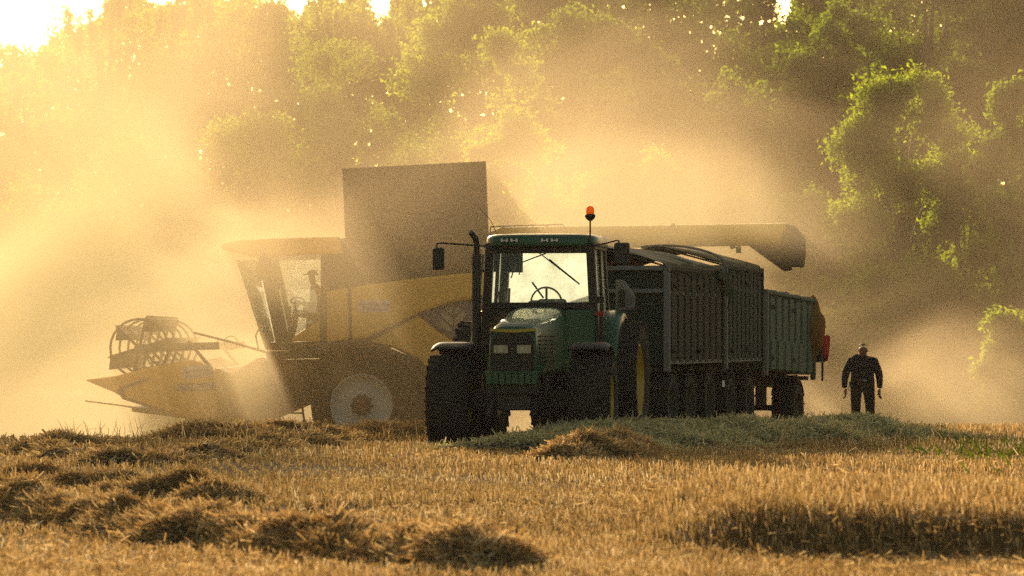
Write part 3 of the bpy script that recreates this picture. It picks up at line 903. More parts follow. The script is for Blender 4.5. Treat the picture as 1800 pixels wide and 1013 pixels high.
# mudguards
def arc_guard(cx_, cy_, cz_, r, w_, a0, a1, mat, nm, lip=.05):
    a = MB()
    def fn(i, j):
        t = a0 + (a1 - a0) * i
        u = j * 2 - 1
        rr = r - lip * abs(u) ** 6
        return Vector((cx_ + u * w_ / 2, cy_ + rr * math.cos(t), cz_ + rr * math.sin(t)))
    a.grid(fn, 18, 12)
    return a.build(nm, mat, TR, smooth=True, solid=.02)
for s_ in (-1, 1):
    arc_guard(s_ * 1.02, 0.02, FR, .80, .60, R(200), R(85) if False else R(60), M['plastic'], 'front_mudguard') if False else arc_guard(s_ * 1.02, .02, FR + .06, .78, .60, R(40), R(118), M['plastic'], 'front_mudguard')
    a = MB(); a.bar((s_ * .74, .1, .9), (s_ * .76, .05, 1.46), .05); a.bar((s_ * .76, .05, 1.46), (s_ * 1.1, .03, 1.475), .05, .03); a.build('mudguard_bracket', M['black'], TR)
    arc_guard(s_ * .95, 2.95, RR + .02, 1.05, .42, R(5), R(165), M['green'], 'rear_mudguard', .12)
    a = MB(); a.prism([(s_ * .74, 1.95, 1.2), (s_ * .74, 3.9, 1.2), (s_ * .74, 3.75, 1.7), (s_ * .74, 3.2, 2.0), (s_ * .74, 2.5, 2.0), (s_ * .74, 2.05, 1.6)], (s_ * .04, 0, 0)); a.build('mudguard_inner', M['green'], TR, bevel=.01)
# grey light bracket and work lamp above the near rear mudguard
a = MB(); a.prism([(.98, 3.0, 1.98), (1.28, 3.0, 2.02), (1.30, 3.0, 2.22), (1.14, 3.0, 2.46), (1.0, 3.0, 2.5)], (0, .12, 0)); a.build('mudguard_shield', M['alu'], TR, bevel=.04)
a = MB(); a.box((1.10, 2.95, 2.2), (.09, .06, .26)); a.build('rear_lamp', M['plastic'], TR, bevel=.02)

# ------------------------------------------------------------------ trailers
def trailer(corner, yaw, L, W, zb, zt, zg, label, nrib, mat, rib_mat, pitch=0., rails=(.25,), tarp=True, ridge=.33, wheels=(.9, None), posts=True, tarp_hang=False, white_rail=True, locks=True, wr=.5, low_door=False):
    """tipping trailer; local x to the right across, y back along, origin on the ground under the near front corner"""
    root = empty('grain_trailer', (corner[0], corner[1], zg), (pitch, 0, -yaw))
    tag(root, label, 'trailer', 'grain trailers coupled behind the tractor')
    zb -= zg; zt -= zg
    H = zt - zb
    # sides recessed sheet
    for xs_, nm in ((-.045, 'side_panel'), (-W + .045, 'side_panel')):
        MB().box((xs_, L / 2, (zb + zt) / 2), (.03, L - .08, H - .05)).build(nm, mat, root, bevel=.005)
    MB().box((-W / 2, .045, (zb + zt) / 2), (W - .1, .03, H - .05)).build('front_panel', mat, root)
    MB().box((-W / 2, L - .045, (zb + zt) / 2), (W - .1, .03, H - .05)).build('tailgate', mat, root)
    MB().box((-W / 2, L / 2, zb + .05), (W - .14, L - .14, .06)).build('trailer_floor', M['chassis'], root)
    # ribs: one mesh shared, a part each
    rme = None
    pitch_r = (L - .3) / nrib
    for k in range(nrib):
        yy = .15 + pitch_r * (k + .5)
        if rme is None:
            mb = MB(); w2 = pitch_r * .43; w1 = pitch_r * .33
            mb.prism([(0, -w2, -H / 2 + .06), (.07, -w1, -H / 2 + .06), (.07, w1, -H / 2 + .06), (0, w2, -H / 2 + .06)], (0, 0, H - .12))
            ro = mb.build('side_rib', rib_mat, root, bevel=.008); rme = ro.data
        else:
            ro = link('side_rib', rme, root)
            bm_ = ro.modifiers.new('bevel', 'BEVEL'); bm_.width = .008; bm_.limit_method = 'ANGLE'
        ro.location = (-.03, yy, (zb + zt) / 2)
    # rails between ribs
    for f in rails:
        MB().box((.0, L / 2, zt - H * f), (.05, L - .3, .055)).build('side_rail', M['alu'], root, bevel=.006)
    if white_rail: MB().box((.0, L / 2, zb + .07), (.07, L - .25, .06)).build('sill_rail', M['alu'], root, bevel=.006)
    a = MB(); a.bar((0, 0.02, zt), (0, L - .02, zt), .09, .07); a.build('top_rail', rib_mat, root, bevel=.01)
    a = MB(); a.bar((-W, 0, zt), (-W, L, zt), .09, .07); a.build('top_rail', rib_mat, root, bevel=.01)
    for (xx, yy, mt) in ((0, 0, M['alu'] if posts else rib_mat), (0, L, rib_mat), (-W, 0, rib_mat), (-W, L, rib_mat)):
        MB().box((xx, yy, (zb + zt) / 2 - .02), (.10, .10, H + .12)).build('corner_post', mt, root, bevel=.01)
    a = MB(); a.bar((-W + .06, -.02, zt), (-.06, -.02, zt), .06, .07); a.build('front_rail', M['alu'], root, bevel=.01)
    a = MB(); a.bar((-W + .06, -.02, zt - H * .23), (-.06, -.02, zt - H * .23), .06, .07); a.build('front_rail', M['alu'], root, bevel=.01)
    if locks:
        for yy in (.35, L * .52):
            for zz in (zb + .26, zt - .28):
                MB().lathe([(.055, .05), (.09, .045), (.10, .02)], (0, yy, zz), 'x', 12).build('side_latch', M['chassis'], root)
    # chassis, axles, wheels
    a = MB()
    a.box((-.75, L / 2, zb - .14), (.14, L * .97, .2)); a.box((-W + .75, L / 2, zb - .14), (.14, L * .97, .2))
    for yy in np.linspace(.2, L - .2, 5): a.box((-W / 2, yy, zb - .05), (W - .12, .1, .08))
    for yy in wheels:
        a.tube([(-.2, yy, wr), (-W + .2, yy, wr)], .06, 8); a.box((-.8, yy, (wr + zb) / 2 - .05), (.12, .5, max(.05, zb - wr - .15))); a.box((-W + .8, yy, (wr + zb) / 2 - .05), (.12, .5, max(.05, zb - wr - .15)))
    a.build('chassis', M['chassis'], root, bevel=.01)
    first = None
    for yy in wheels:
        for xx, sd in ((-.26, 1), (-W + .26, -1)):
            wheel(root, (xx, yy, wr), wr, .46, .28, M['chassis'], 16, sd, n=28)
            a = MB(); a.grid(lambda i, j: Vector((xx + (j - .5) * .44, yy + (wr + .06) * math.cos(R(25 + 130 * i)), wr + (wr + .06) * math.sin(R(25 + 130 * i)))), 8, 1)
            a.build('mudguard', M['plastic'], root, solid=.015)
    a = MB(); a.bar((-W / 2 - .3, 0, zb - .2), (-W / 2, -1.0, .65), .09); a.bar((-W / 2 + .3, 0, zb - .2), (-W / 2, -1.0, .65), .09); a.build('drawbar', M['chassis'], root)
    if tarp:
        ns, nu_ = 26, 22
        sd_ = random.random() * 9
        def tf(i, j):
            u = j * 2 - 1                              # across
            yy = -.06 + (L + .1) * i
            sag = .035 * math.sin(i * math.pi * 4) ** 2
            zz = zt + .05 + ridge * (1 - abs(u) ** 1.25) - sag + .025 * mnoise.noise(Vector((u * 3 + sd_, yy * 1.8, 1)))
            xx = -W / 2 + u * (W / 2 + .05)
            if abs(u) > .93:
                zz -= .10 + .05 * mnoise.noise(Vector((yy * 4, sd_, 2)))
            return Vector((xx, yy, zz))
        a = MB(); a.grid(tf, ns, nu_); a.build('tarpaulin', M['tarp'], root, smooth='all', solid=.008)
        a = MB(); a.tube([(-W / 2, -.05, zt + .04 + ridge), (-W / 2, L + .02, zt + .04 + ridge)], .022, 6)
        a.bar((-W, -.03, zt + .03), (-W / 2, -.03, zt + ridge + .03), .03, .03); a.bar((0, -.03, zt + .03), (-W / 2, -.03, zt + ridge + .03), .03, .03)
        a.build('tarp_frame', M['black'], root)
    if tarp_hang:
        def hf(i, j):
            # cloth hanging over the rear right corner
            yy = L - .75 + .85 * i
            dz = (.06 + .62 * i ** 1.4) * j
            xx = .03 + .10 * math.sin(j * 2.4) * (.4 + i) + .05 * math.sin(i * 14 + j * 3)
            return Vector((xx, yy, zt + .03 - dz))
        a = MB(); a.grid(hf, 20, 10); a.build('hanging_tarp', M['tarp'], root, smooth='all', solid=.01)
    return root

T1 = trailer((2.53, 65.0), R(13.8), 4.74, 2.4, 1.11, 2.72, gz(2.2, 66), 'front grain trailer with brown ribbed sides and olive tarp right behind the tractor', 8, M['tgreen'], painted('brownish_green_trailer_paint', (.03, .03, .02), dirt=(.06, .042, .028), amt=.5, rough=.9), wheels=(.7, 2.2, 3.9), tarp_hang=True)
MB().box((.075, 4.52, .78), (.01, .20, .11)).build('reflector_plate', M['white'], T1)
a = MB(); a.grid(lambda i, j: Vector((-.95 + .42 * i - .75 * (1 - j) * 0, .12 + .25 * j, 2.76 + .13 * math.sin(i * 3.0) * (1 - .5 * j) + .03 * math.sin(i * 11))), 14, 6)
a.build('red_cover', M['redcloth'], T1, smooth='all', solid=.02)
T2 = trailer((3.77, 70.5), R(13.7), 3.62, 2.4, 1.11, 2.83, gz(3.5, 72), 'middle grain trailer with dark green ribs seen between the other two', 8, M['tgreen'], painted('dark_green_trailer_paint', (.012, .034, .024), dirt=(.04, .036, .025), amt=.5, rough=.85), wheels=(.8, 2.7), rails=(.22,))
MB().box((.0, -.07, 1.75), (.07, .04, 1.35)).build('marker_post', M['alu'], T2, bevel=.01)
# hoop at the front of the middle trailer
a = MB(); a.tube([Vector((-1.2 + 1.15 * math.cos(t), .5, 1.95 + gz(3.5, 72) * 0 + (.98 + .42) * 1.0 + .42 * math.sin(t) - .45)) for t in np.linspace(math.pi * .62, 0, 15)], .025, 6); a.build('tarp_hoop', M['alu'], T2)
T3 = trailer((4.77, 75.1), R(16.8), 4.15, 2.4, .95, 2.45, gz(4.9, 77), 'rear grain trailer, lower and paler green, with a brown tarp bulging at its end', 7, M['tgreen2'], M['tgreen2'], pitch=-R(1.8), wheels=(3.05,), rails=(), tarp=True, ridge=.12, white_rail=False, wr=.5)
zg3 = T3.location.z
for k in range(5):
    MB().box((.035, .45 + .6 * k, .95 - zg3 + .32), (.045, .38, .56)).build('side_hatch', M['tgreen2'], T3, bevel=.015)
def bulge(i, j):
    th = math.pi * (i - .5); ph = 2 * math.pi * j
    nz = 1 + .16 * mnoise.noise(Vector((math.cos(ph) * 2, math.sin(ph) * 2, th * 2.0))) + .07 * mnoise.noise(Vector((math.cos(ph) * 6, math.sin(ph) * 6, th * 6)))
    return Vector((-.12 + .34 * math.cos(th) * math.cos(ph) * nz, 4.15 + .50 * math.cos(th) * math.sin(ph) * nz, 1.86 - zg3 + .62 * math.sin(th) * nz))
a = MB(); a.grid(bulge, 22, 30); a.build('bundled_tarp', M['tarp_brown'], T3, smooth='all')
a = MB(); a.grid(lambda i, j: Vector((.06 + .16 * math.sin(math.pi * i) + .04 * j, 4.40 + .22 * i, 1.30 - zg3 + .42 * j + .05 * math.sin(6 * i))), 10, 8); a.build('red_flap', M['redcloth'], T3, smooth='all', solid=.02)
a = MB(); a.box((-.02, 4.44, 1.42 - zg3), (.34, .42, .38)); a.bar((.10, 4.55, 1.25 - zg3), (.10, 4.55, .85 - zg3), .05); a.build('rear_light_bracket', M['plastic'], T3, bevel=.05)

# ------------------------------------------------------------------ combine harvester
HY = 76.0
hz0 = gz(-2.7, HY)
HR = empty('combine_harvester', (-2.2, HY + 1.4, hz0 + 0))
tag(HR, 'yellow combine harvester half hidden in golden dust with a raised dark grain tank', 'combine harvester')
HO = Vector(HR.location)
def hb(): return MB(HO)
def hp(x_, y_, Y=HY): return px(x_, y_, HY) * 1.0 + Vector((0, Y - HY, 0))   # outline read at the near side, then placed at its real depth
def plate(name, pts, Y0, Y1, mat, parent=HR, bevel=.02, smooth=False):
    a = hb(); a.prism([hp(x_, y_, Y0) for x_, y_ in pts], (0, Y1 - Y0, 0))
    return a.build(name, mat, parent, bevel=bevel, smooth=smooth)
Yn, Yf = 76.0, 79.1
plate('body', [(600, 418), (1095, 412), (1110, 470), (1108, 640), (1060, 700), (800, 715), (745, 640), (690, 612), (560, 604), (578, 480)], 76.45, 78.75, M['chassis'])
# raised tank walls, open at the top
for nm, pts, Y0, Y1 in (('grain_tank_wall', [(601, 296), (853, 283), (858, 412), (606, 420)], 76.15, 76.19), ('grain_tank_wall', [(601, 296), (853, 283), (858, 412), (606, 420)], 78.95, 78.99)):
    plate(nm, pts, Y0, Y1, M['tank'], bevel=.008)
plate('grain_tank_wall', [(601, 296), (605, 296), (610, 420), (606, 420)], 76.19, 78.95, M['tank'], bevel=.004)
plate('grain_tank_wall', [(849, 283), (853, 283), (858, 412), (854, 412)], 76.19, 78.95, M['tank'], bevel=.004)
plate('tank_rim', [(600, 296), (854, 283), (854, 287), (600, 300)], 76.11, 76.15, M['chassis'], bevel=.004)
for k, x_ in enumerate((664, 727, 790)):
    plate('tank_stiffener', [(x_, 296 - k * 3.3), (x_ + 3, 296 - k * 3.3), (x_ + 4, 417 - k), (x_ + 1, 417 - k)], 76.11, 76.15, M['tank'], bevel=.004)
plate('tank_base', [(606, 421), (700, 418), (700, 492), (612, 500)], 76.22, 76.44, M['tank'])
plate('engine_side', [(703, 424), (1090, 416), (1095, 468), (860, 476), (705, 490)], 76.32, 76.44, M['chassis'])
a = hb(); a.lathe([(0, .27), (-.06, .27), (-.07, .2), (-.03, .19)], hp(745, 465, 76.32), 'y', 24); a.build('cooling_screen', M['black'], HR)
for k in range(8): 
    a = hb(); a.bar(hp(712 + 14 * k, 430, 76.28), hp(712 + 14 * k, 442, 76.28), .05, .03); a.build('engine_vent', M['black'], HR)
plate('belly', [(560, 600), (640, 596), (745, 640), (760, 770), (545, 770)], 76.9, 78.3, M['chassis'])
# yellow panels
plate('front_side_panel', [(573, 513), (590, 509), (611, 506), (614, 597), (575, 602)], 76.02, 76.2, M['hyellow'], bevel=.03)
plate('main_side_panel', [(617, 505), (700, 493), (790, 483), (860, 477), (980, 469), (1085, 466), (1088, 498), (980, 503), (850, 521), (790, 533), (740, 549), (690, 573), (645, 595), (619, 598)], 75.97, 76.2, M['hyellow'], bevel=.05)
plate('lower_side_panel', [(648, 601), (692, 579), (735, 555), (770, 583), (815, 612), (900, 626), (1000, 640), (1000, 700), (775, 700), (765, 662), (735, 630), (692, 609)], 76.05, 76.25, M['hyellow'], bevel=.03)
plate('blue_side_panel', [(738, 552), (790, 537), (850, 525), (1000, 506), (1000, 637), (900, 622), (815, 609), (772, 580)], 76.08, 76.3, M['navy'], bevel=.01)
# leaf emblem: six blades between veins
def blade(pts):
    a = hb(); a.prism([hp(x_, y_, 76.05) for x_, y_ in pts], (0, .028, 0)); a.build('emblem_leaf_blade', M['leafprint'], EMB)
EMB = plate('leaf_emblem', [(797 + 24 * math.cos(t), 562 + 24 * math.sin(t)) for t in np.linspace(0, 2 * math.pi, 25)[:-1]], 76.07, 76.079, M['navy'], bevel=0)
blade([(795.5, 540), (795.5, 554), (781, 544)]); blade([(799, 540), (799, 554), (812, 544)])
blade([(779, 546), (795.5, 561), (795.5, 573), (775, 556)]); blade([(814, 546), (799, 561), (799, 573), (818, 556)])
blade([(774, 560), (794, 577), (794, 583), (782, 581), (774, 571)]); blade([(819, 560), (800, 577), (800, 583), (811, 581), (819, 571)])
def lettering(txt, loc, size, parent, mat, rot=0., shear=0., name='lettering'):
    cu = bpy.data.curves.new(name, 'FONT'); cu.body = txt; cu.size = size; cu.shear = shear; cu.align_x = 'CENTER'; cu.align_y = 'CENTER'; cu.extrude = .003
    ob = bpy.data.objects.new(name, cu); COL.objects.link(ob)
    bpy.context.view_layer.update()
    me_ = bpy.data.meshes.new_from_object(ob.evaluated_get(bpy.context.evaluated_depsgraph_get()))
    bpy.data.objects.remove(ob)
    me_.materials.clear(); me_.materials.append(mat)
    o = link(name, me_, parent)
    o.location = Vector(loc) - HO
    o.rotation_euler = (R(90), -rot, 0)
    return o
st = plate('dealer_sticker', [(632, 528), (686, 528), (686, 549), (632, 549)], 75.955, 75.965, M['sticker'], bevel=0)
lettering('AgroMaskiner', hp(659, 535.5, 75.95), .105, st, M['ink'], shear=.3)
lettering('lantbruksmaskiner', hp(660, 543.5, 75.95), .066, st, M['ink'], shear=.2)
# front wheels
def hwheel(x_, y_, Y, r, w_, rr, mt, lugs, bolts, side):
    wr_ = wheel(HR, px(x_, y_, HY) + Vector((0, Y - HY, 0)) - HO, r, w_, rr, mt, lugs, side, deep=.07, bolts=bolts)
    wr_.rotation_euler = (0, 0, R(90))
    return wr_
hwheel(635, 713, 76.45, .98, .8, .60, M['greyrim'], 24, 10, -1)
hwheel(635, 713, 78.75, .98, .8, .60, M['greyrim'], 24, 10, 1)
hwheel(1045, 745, 76.6, .66, .5, .36, M['greyrim'], 20, 8, -1)
hwheel(1045, 745, 78.6, .66, .5, .36, M['greyrim'], 20, 8, 1)
a = hb()
def wa(i, j):
    t = R(35 + 130 * i)
    return hp(640, 713, 76.05 + .85 * j) + Vector((1.16 * math.cos(t), 0, 1.16 * math.sin(t)))
a.grid(wa, 16, 2); a.build('wheel_arch', M['chassis'], HR, solid=.03)
a = hb(); a.box(hp(640, 713, 77.6), (.4, 2.0, .4)); a.build('drive_axle', M['chassis'], HR)
# cab
plate('cab_roof', [(386, 433), (392, 428), (420, 423), (480, 419.5), (598, 416), (602, 446), (455, 452), (415, 446), (392, 439)], 75.95, 79.05, M['hyellow'], bevel=.05)
plate('cab_pillar', [(452, 452), (474, 451), (507, 600), (484, 604)], 76.12, 76.22, M['black'])
plate('cab_pillar', [(563, 446), (578, 446), (578, 603), (563, 603)], 76.10, 76.22, M['black'])
plate('cab_pillar', [(452, 452), (474, 451), (507, 600), (484, 604)], 78.8, 78.9, M['black'])
plate('cab_pillar', [(563, 446), (578, 446), (578, 603), (563, 603)], 78.8, 78.9, M['black'])
plate('cab_rear_wall', [(572, 446), (580, 446), (580, 603), (572, 603)], 76.25, 78.8, M['chassis'])
plate('cab_floor', [(462, 603), (578, 600), (578, 618), (466, 616)], 76.1, 78.9, M['chassis'])
plate('door_window', [(477, 451), (563, 447), (563, 561), (520, 588), (506, 592)], 76.15, 76.16, M['glass_cab'], bevel=0)
plate('corner_window', [(416, 458), (450, 457), (482, 600), (463, 605)], 76.15, 76.16, M['glass_corner'], bevel=0)
plate('windscreen', [(415, 458), (417, 458), (464, 605), (462, 605)], 76.17, 78.85, M['glass_cab'], bevel=0)
plate('far_window', [(416, 458), (563, 447), (563, 598), (463, 605)], 78.85, 78.86, M['glass_cab_back'], bevel=0)
plate('door_panel', [(509, 600), (521, 589), (562, 563), (562, 601)], 76.08, 76.2, M['hyellow'])
plate('mirror', [(450, 462), (468, 460), (470, 492), (455, 494)], 75.7, 75.78, M['plastic'], bevel=.03)
a = hb(); a.bar(hp(460, 462, 75.74), hp(466, 440, 76.0), .03); a.build('mirror_arm', M['black'], HR)
a = hb(); a.bar(hp(567, 520, 75.98), hp(567, 590, 75.98), .035); a.bar(hp(573, 515, 75.9), hp(573, 545, 75.9), .07, .05); a.build('grab_rail', M['black'], HR)
plate('cab_seat', [(535, 540), (563, 500), (570, 500), (568, 600), (530, 600)], 77.1, 77.7, M['seat'], bevel=.05)
a = hb(); ring = [hp(516 + 11 * math.cos(t), 528 + 6 * math.sin(t), 77.4) + Vector((0, .2 * math.cos(t), 0)) for t in np.linspace(0, 6.283, 17)]; a.tube(ring, .018, 6, False); a.tube([hp(516, 528, 77.4), hp(505, 575, 77.4)], .04, 8); a.build('steering_column', M['black'], HR)
a = hb(); a.box(hp(500, 560, 77.0), (.14, .2, .5)); a.box(hp(545, 545, 76.7), (.35, .16, .12)); a.build('console', M['plastic'], HR, bevel=.03)
# platform, lights and ladder below the cab
plate('platform', [(466, 618), (562, 616), (562, 630), (470, 632)], 75.95, 76.6, M['chassis'])
plate('lower_front', [(455, 634), (562, 632), (562, 700), (500, 725), (470, 720)], 76.3, 78.6, M['chassis'])
for x_ in (524, 545):
    a = hb(); a.box(hp(x_, 645, 76.2), (.12, .12, .11)); lo = a.build('front_lamp', M['black'], HR, bevel=.01)
    a = hb(); a.box(hp(x_, 645, 76.13), (.09, .012, .08)); a.build('lens', M['clear'], lo)
a = hb()
for k in range(4): a.bar(hp(480 + 4 * k, 660 + 22 * k, 75.85), hp(520 + 4 * k, 660 + 22 * k, 75.85), .16, .03)
a.bar(hp(478, 630, 75.9), hp(494, 745, 75.9), .04); a.bar(hp(520, 630, 75.9), hp(536, 745, 75.9), .04)
a.build('ladder', M['chassis'], HR)
a = hb(); a.tube([hp(455, 615, 75.9), hp(450, 590, 75.9), hp(458, 575, 75.9)], .018, 6); a.tube([hp(402 + 12 * math.cos(t), 603 + 12 * math.sin(t), 76.6) for t in np.linspace(0, 6.283, 17)], .012, 5); a.build('hand_rail', M['black'], HR)
# feeder house
plate('feeder_house', [(560, 640), (560, 705), (430, 760), (385, 745), (390, 665), (450, 628)], 76.95, 78.25, M['hyellow'], bevel=.04)
# unloading auger folded along the machine and past its rear
AY = 76.75
def ap(x_, y_): return px(x_, y_, HY) + Vector((0, AY - HY, 0))
a = hb(); a.tube([ap(880, 416), ap(980, 415), ap(1100, 415), ap(1385, 410)], [.20, .21, .215, .215], 20)
for x_ in (960, 1180, 1300): a.tube([ap(x_, 414), ap(x_ + 4, 414)], .235, 20)
au = a.build('unloading_auger', M['hyellow'], HR, smooth=True)
a = hb()
def sp(x_, y_, r_): return (ap(x_, y_), r_)
pts = [(1378, 410, .215), (1392, 413, .23), (1401, 424, .235), (1402, 445, .225), (1400, 468, .20)]
a.tube([ap(p[0], p[1]) for p in pts], [p[2] for p in pts], 18)
a.build('auger_spout', M['tank'], au, smooth=True)
a = hb(); a.prism([ap(1320, 430), ap(1392, 430), ap(1398, 474), ap(1384, 476)], (0, .12, 0)); a.build('spout_web', M['tank'], au)
a = hb(); a.tube([ap(1290, 428), ap(1293, 436)], .05, 8); a.box(ap(1302, 438), (.10, .10, .12)); a.build('auger_lamp', M['black'], au)
a = hb(); a.tube([ap(875, 470), ap(875, 416), ap(890, 413)], [.24, .24, .2], 16); a.build('auger_elbow', M['hyellow'], au, smooth=True)
# thin things on top of the machine
a = hb(); a.tube([hp(862, 398, 76.3), hp(990, 394, 76.3), hp(1000, 415, 76.3)], .015, 6); a.tube([hp(862, 398, 76.3), hp(862, 415, 76.3)], .015, 6); a.tube([hp(1178, 402, 76.6), hp(1188, 392, 76.6)], .03, 6); a.build('service_rail', M['alu'], HR)
# rear chopper hood
plate('straw_hood', [(1088, 470), (1120, 480), (1128, 560), (1120, 660), (1070, 700), (1060, 640)], 76.3, 78.9, M['hyellow'], bevel=.05)
# header across the front: near end at 73.9 m, far end at 81.1 m
HN, HF = 73.9, 81.2
def ep(x_, y_, Y=HN): return px(x_, y_, HN) + Vector((0, Y - HN, 0))
HD = empty('grain_header', (0, 0, 0)); HD.parent = HR
def epl(name, pts, Y0, Y1, mat, bevel=.02):
    a = hb(); a.prism([ep(x_, y_, Y0) for x_, y_ in pts], (0, Y1 - Y0, 0)); return a.build(name, mat, HD, bevel=bevel)
end_poly = [(148, 668), (205, 661), (255, 648), (300, 638), (338, 632), (372, 646), (384, 660), (385, 736), (345, 738), (300, 729), (255, 715), (222, 702), (200, 690)]
de = epl('end_shield', end_poly, HN, HN + .14, M['hyellow'], bevel=.05)
epl('end_shield', end_poly, HF - .14, HF, M['hyellow'], bevel=.05)
epl('shield_trim', [(205, 686), (212, 680), (260, 664), (262, 668), (216, 684), (220, 698), (300, 724), (300, 728), (216, 702)], HN - .03, HN, M['chassis'], bevel=.006)
epl('back_sheet', [(376, 648), (384, 648), (384, 738), (376, 738)], HN + .15, HF - .15, M['hyellow'])
epl('trough_floor', [(230, 716), (380, 736), (380, 744), (230, 724)], HN + .15, HF - .15, M['chassis'])
a = hb(); a.tube([ep(325, 700, HN + .2), ep(325, 700, HF - .2)], .17, 16); 
for k in range(30):
    Y = HN + .3 + k * .23
    a.lathe([(0, .30), (.02, .30)], ep(325, 700, Y), 'y', 18)
a.build('intake_auger', M['chassis'], HD)
rc = ep(243, 612)
a = hb(); a.tube([Vector((rc.x, HN + .2, rc.z)), Vector((rc.x, HF - .2, rc.z))], .09, 12)
for Y in np.linspace(HN + .22, HF - .22, 5):
    a.tube([(rc.x + .54 * math.cos(t), Y, rc.z + .54 * math.sin(t)) for t in np.linspace(0, 2 * math.pi, 25)], .025, 6, False)
    for k in range(6):
        t = k * math.pi / 3 + .3
        a.bar((rc.x, Y, rc.z), (rc.x + .54 * math.cos(t), Y, rc.z + .54 * math.sin(t)), .05, .05)
rl = a.build('reel', M['chassis'], HD)
a = hb()
for k in range(6):
    t = k * math.pi / 3 + .3
    bx, bz = rc.x + .56 * math.cos(t), rc.z + .56 * math.sin(t)
    a.tube([(bx, HN + .2, bz), (bx, HF - .2, bz)], .03, 6)
    for Y in np.arange(HN + .25, HF - .2, .12):
        a.bar((bx, Y, bz), (bx - .03, Y, bz - .24), .012)
a.build('reel_tines', M['black'], rl)
for k in range(6):
    t = k * math.pi / 3 + .3
    a = hb(); a.bar((rc.x + .50 * math.cos(t), HN + .22, rc.z + .50 * math.sin(t)), (rc.x + .50 * math.cos(t), HF - .22, rc.z + .50 * math.sin(t)), .24, .015, up=(-math.sin(t), 0, math.cos(t)))
    a.build('reel_bat', M['chassis'], rl)
for Y in (HN + .05, HF - .05):
    a = hb(); a.bar((rc.x, Y, rc.z), ep(385, 608, Y), .10, .14); a.bar(ep(330, 600, Y), ep(372, 648, Y), .06); a.build('reel_arm', M['chassis'], HD, bevel=.01)
a = hb(); a.tube([ep(340, 585, HN + .05), ep(400, 600, HN + .1), ep(470, 625, 76.2)], .025, 6)
a.build('header_hose', M['black'], HD)
s1 = epl('dealer_sticker', [(320, 645.5), (372, 641), (373, 663), (322, 668)], HN - .012, HN - .004, M['sticker'], bevel=0)
lettering('AgroMaskiner', ep(347, 652, HN - .016), .10, s1, M['ink'], rot=-R(4.5) * -1, shear=.3)
lettering('lantbruksmaskiner', ep(347, 660, HN - .016), .06, s1, M['ink'], rot=R(4.5), shear=.2)
s2 = epl('name_strip', [(312, 675), (378, 672), (380, 687), (310, 688)], HN - .012, HN - .004, M['navy'], bevel=0)
lettering('NEW HOLLAND', ep(346, 680.5, HN - .016), .115, s2, M['sticker'], rot=R(2))
# crop lifters under the near end
a = hb(); a.tube([ep(150, 705), ep(205, 712), ep(260, 720)], .015, 5); a.build('knife_guard', M['alu'], HD)

# ------------------------------------------------------------------ people
def skin_mesh(chains, root_i=0, sub=2):
    """chains: list of lists of ((x,y,z), (rx,ry)); equal points are merged"""
    vs_, rad, es = [], [], []
    key = {}
    def idx(p, r):
        k = tuple(round(c_, 4) for c_ in p)
        if k not in key:
            key[k] = len(vs_); vs_.append(p); rad.append(r)
        return key[k]
    for ch in chains:
        prev = None
        for p, r in ch:
            i = idx(p, r)
            if prev is not None: es.append((prev, i))
            prev = i
    me_ = bpy.data.meshes.new('skin')
    me_.from_pydata(vs_, es, [])
    ob = bpy.data.objects.new('skin', me_); COL.objects.link(ob)
    sm = ob.modifiers.new('s', 'SKIN'); sm.use_smooth_shade = True
    sb = ob.modifiers.new('u', 'SUBSURF'); sb.levels = sub; sb.render_levels = sub
    for i, r in enumerate(rad):
        me_.skin_vertices[0].data[i].radius = r if isinstance(r, tuple) else (r, r)
        me_.skin_vertices[0].data[i].use_root = (i == root_i)
    bpy.context.view_layer.update()
    out = bpy.data.meshes.new_from_object(ob.evaluated_get(bpy.context.evaluated_depsgraph_get()))
    bpy.data.objects.remove(ob)
    return out

M['skin'] = painted('sun_tanned_skin', (.22, .11, .07), amt=.1, rough=.55, bump=.003)
M['shirt'] = painted('dark_work_jacket', (.012, .012, .015), dirt=(.03, .025, .02), amt=.4, rough=.9)
M['trouser'] = painted('dark_work_trousers', (.014, .013, .012), dirt=(.035, .028, .02), amt=.4, rough=.9)
M['boot'] = painted('dusty_boots', (.03, .022, .015), dirt=(.12, .09, .06), amt=.5, rough=.85)
M['hair'] = painted('white_grey_hair', (.11, .10, .085), amt=.1, rough=.6)

def hand_chains(w, d, palm, side, k=1.0, rf=1.3):
    """five bent fingers from wrist w; d = pointing direction; palm = sideways spread direction"""
    w, d, palm = Vector(w), Vector(d).normalized(), Vector(palm).normalized()
    nrm = d.cross(palm).normalized()
    ch = []
    c0 = w + d * .05 * k
    ch.append([(tuple(w), (.026, .03)), (tuple(c0), (.028, .036))])
    for q, (o, ln) in enumerate(((-.030, .075), (-.010, .085), (.010, .08), (.030, .062))):
        b0 = c0 + palm * o * .6 * k
        b1 = w + d * .095 * k + palm * o * k
        b2 = b1 + (d + nrm * .35 * side).normalized() * ln * .55 * k
        b3 = b2 + (d * .6 + nrm * .8 * side).normalized() * ln * .5 * k
        ch.append([(tuple(c0), (.028, .036)), (tuple(b1), (.012, .012)), (tuple(b2), (.0095, .0095)), (tuple(b3), (.008, .008))])
    t1 = w + d * .045 * k + palm * -.035 * k
    t2 = t1 + (d * .7 - palm * .6).normalized() * .04 * k
    ch.append([(tuple(c0), (.028, .036)), (tuple(t1), (.014, .014)), (tuple(t2), (.011, .011)), (tuple(t2 + d * .03 * k), (.009, .009))])
    ch = [[(p, (q[0] * rf, q[1] * rf)) for p, q in c_] for c_ in ch]
    return ch

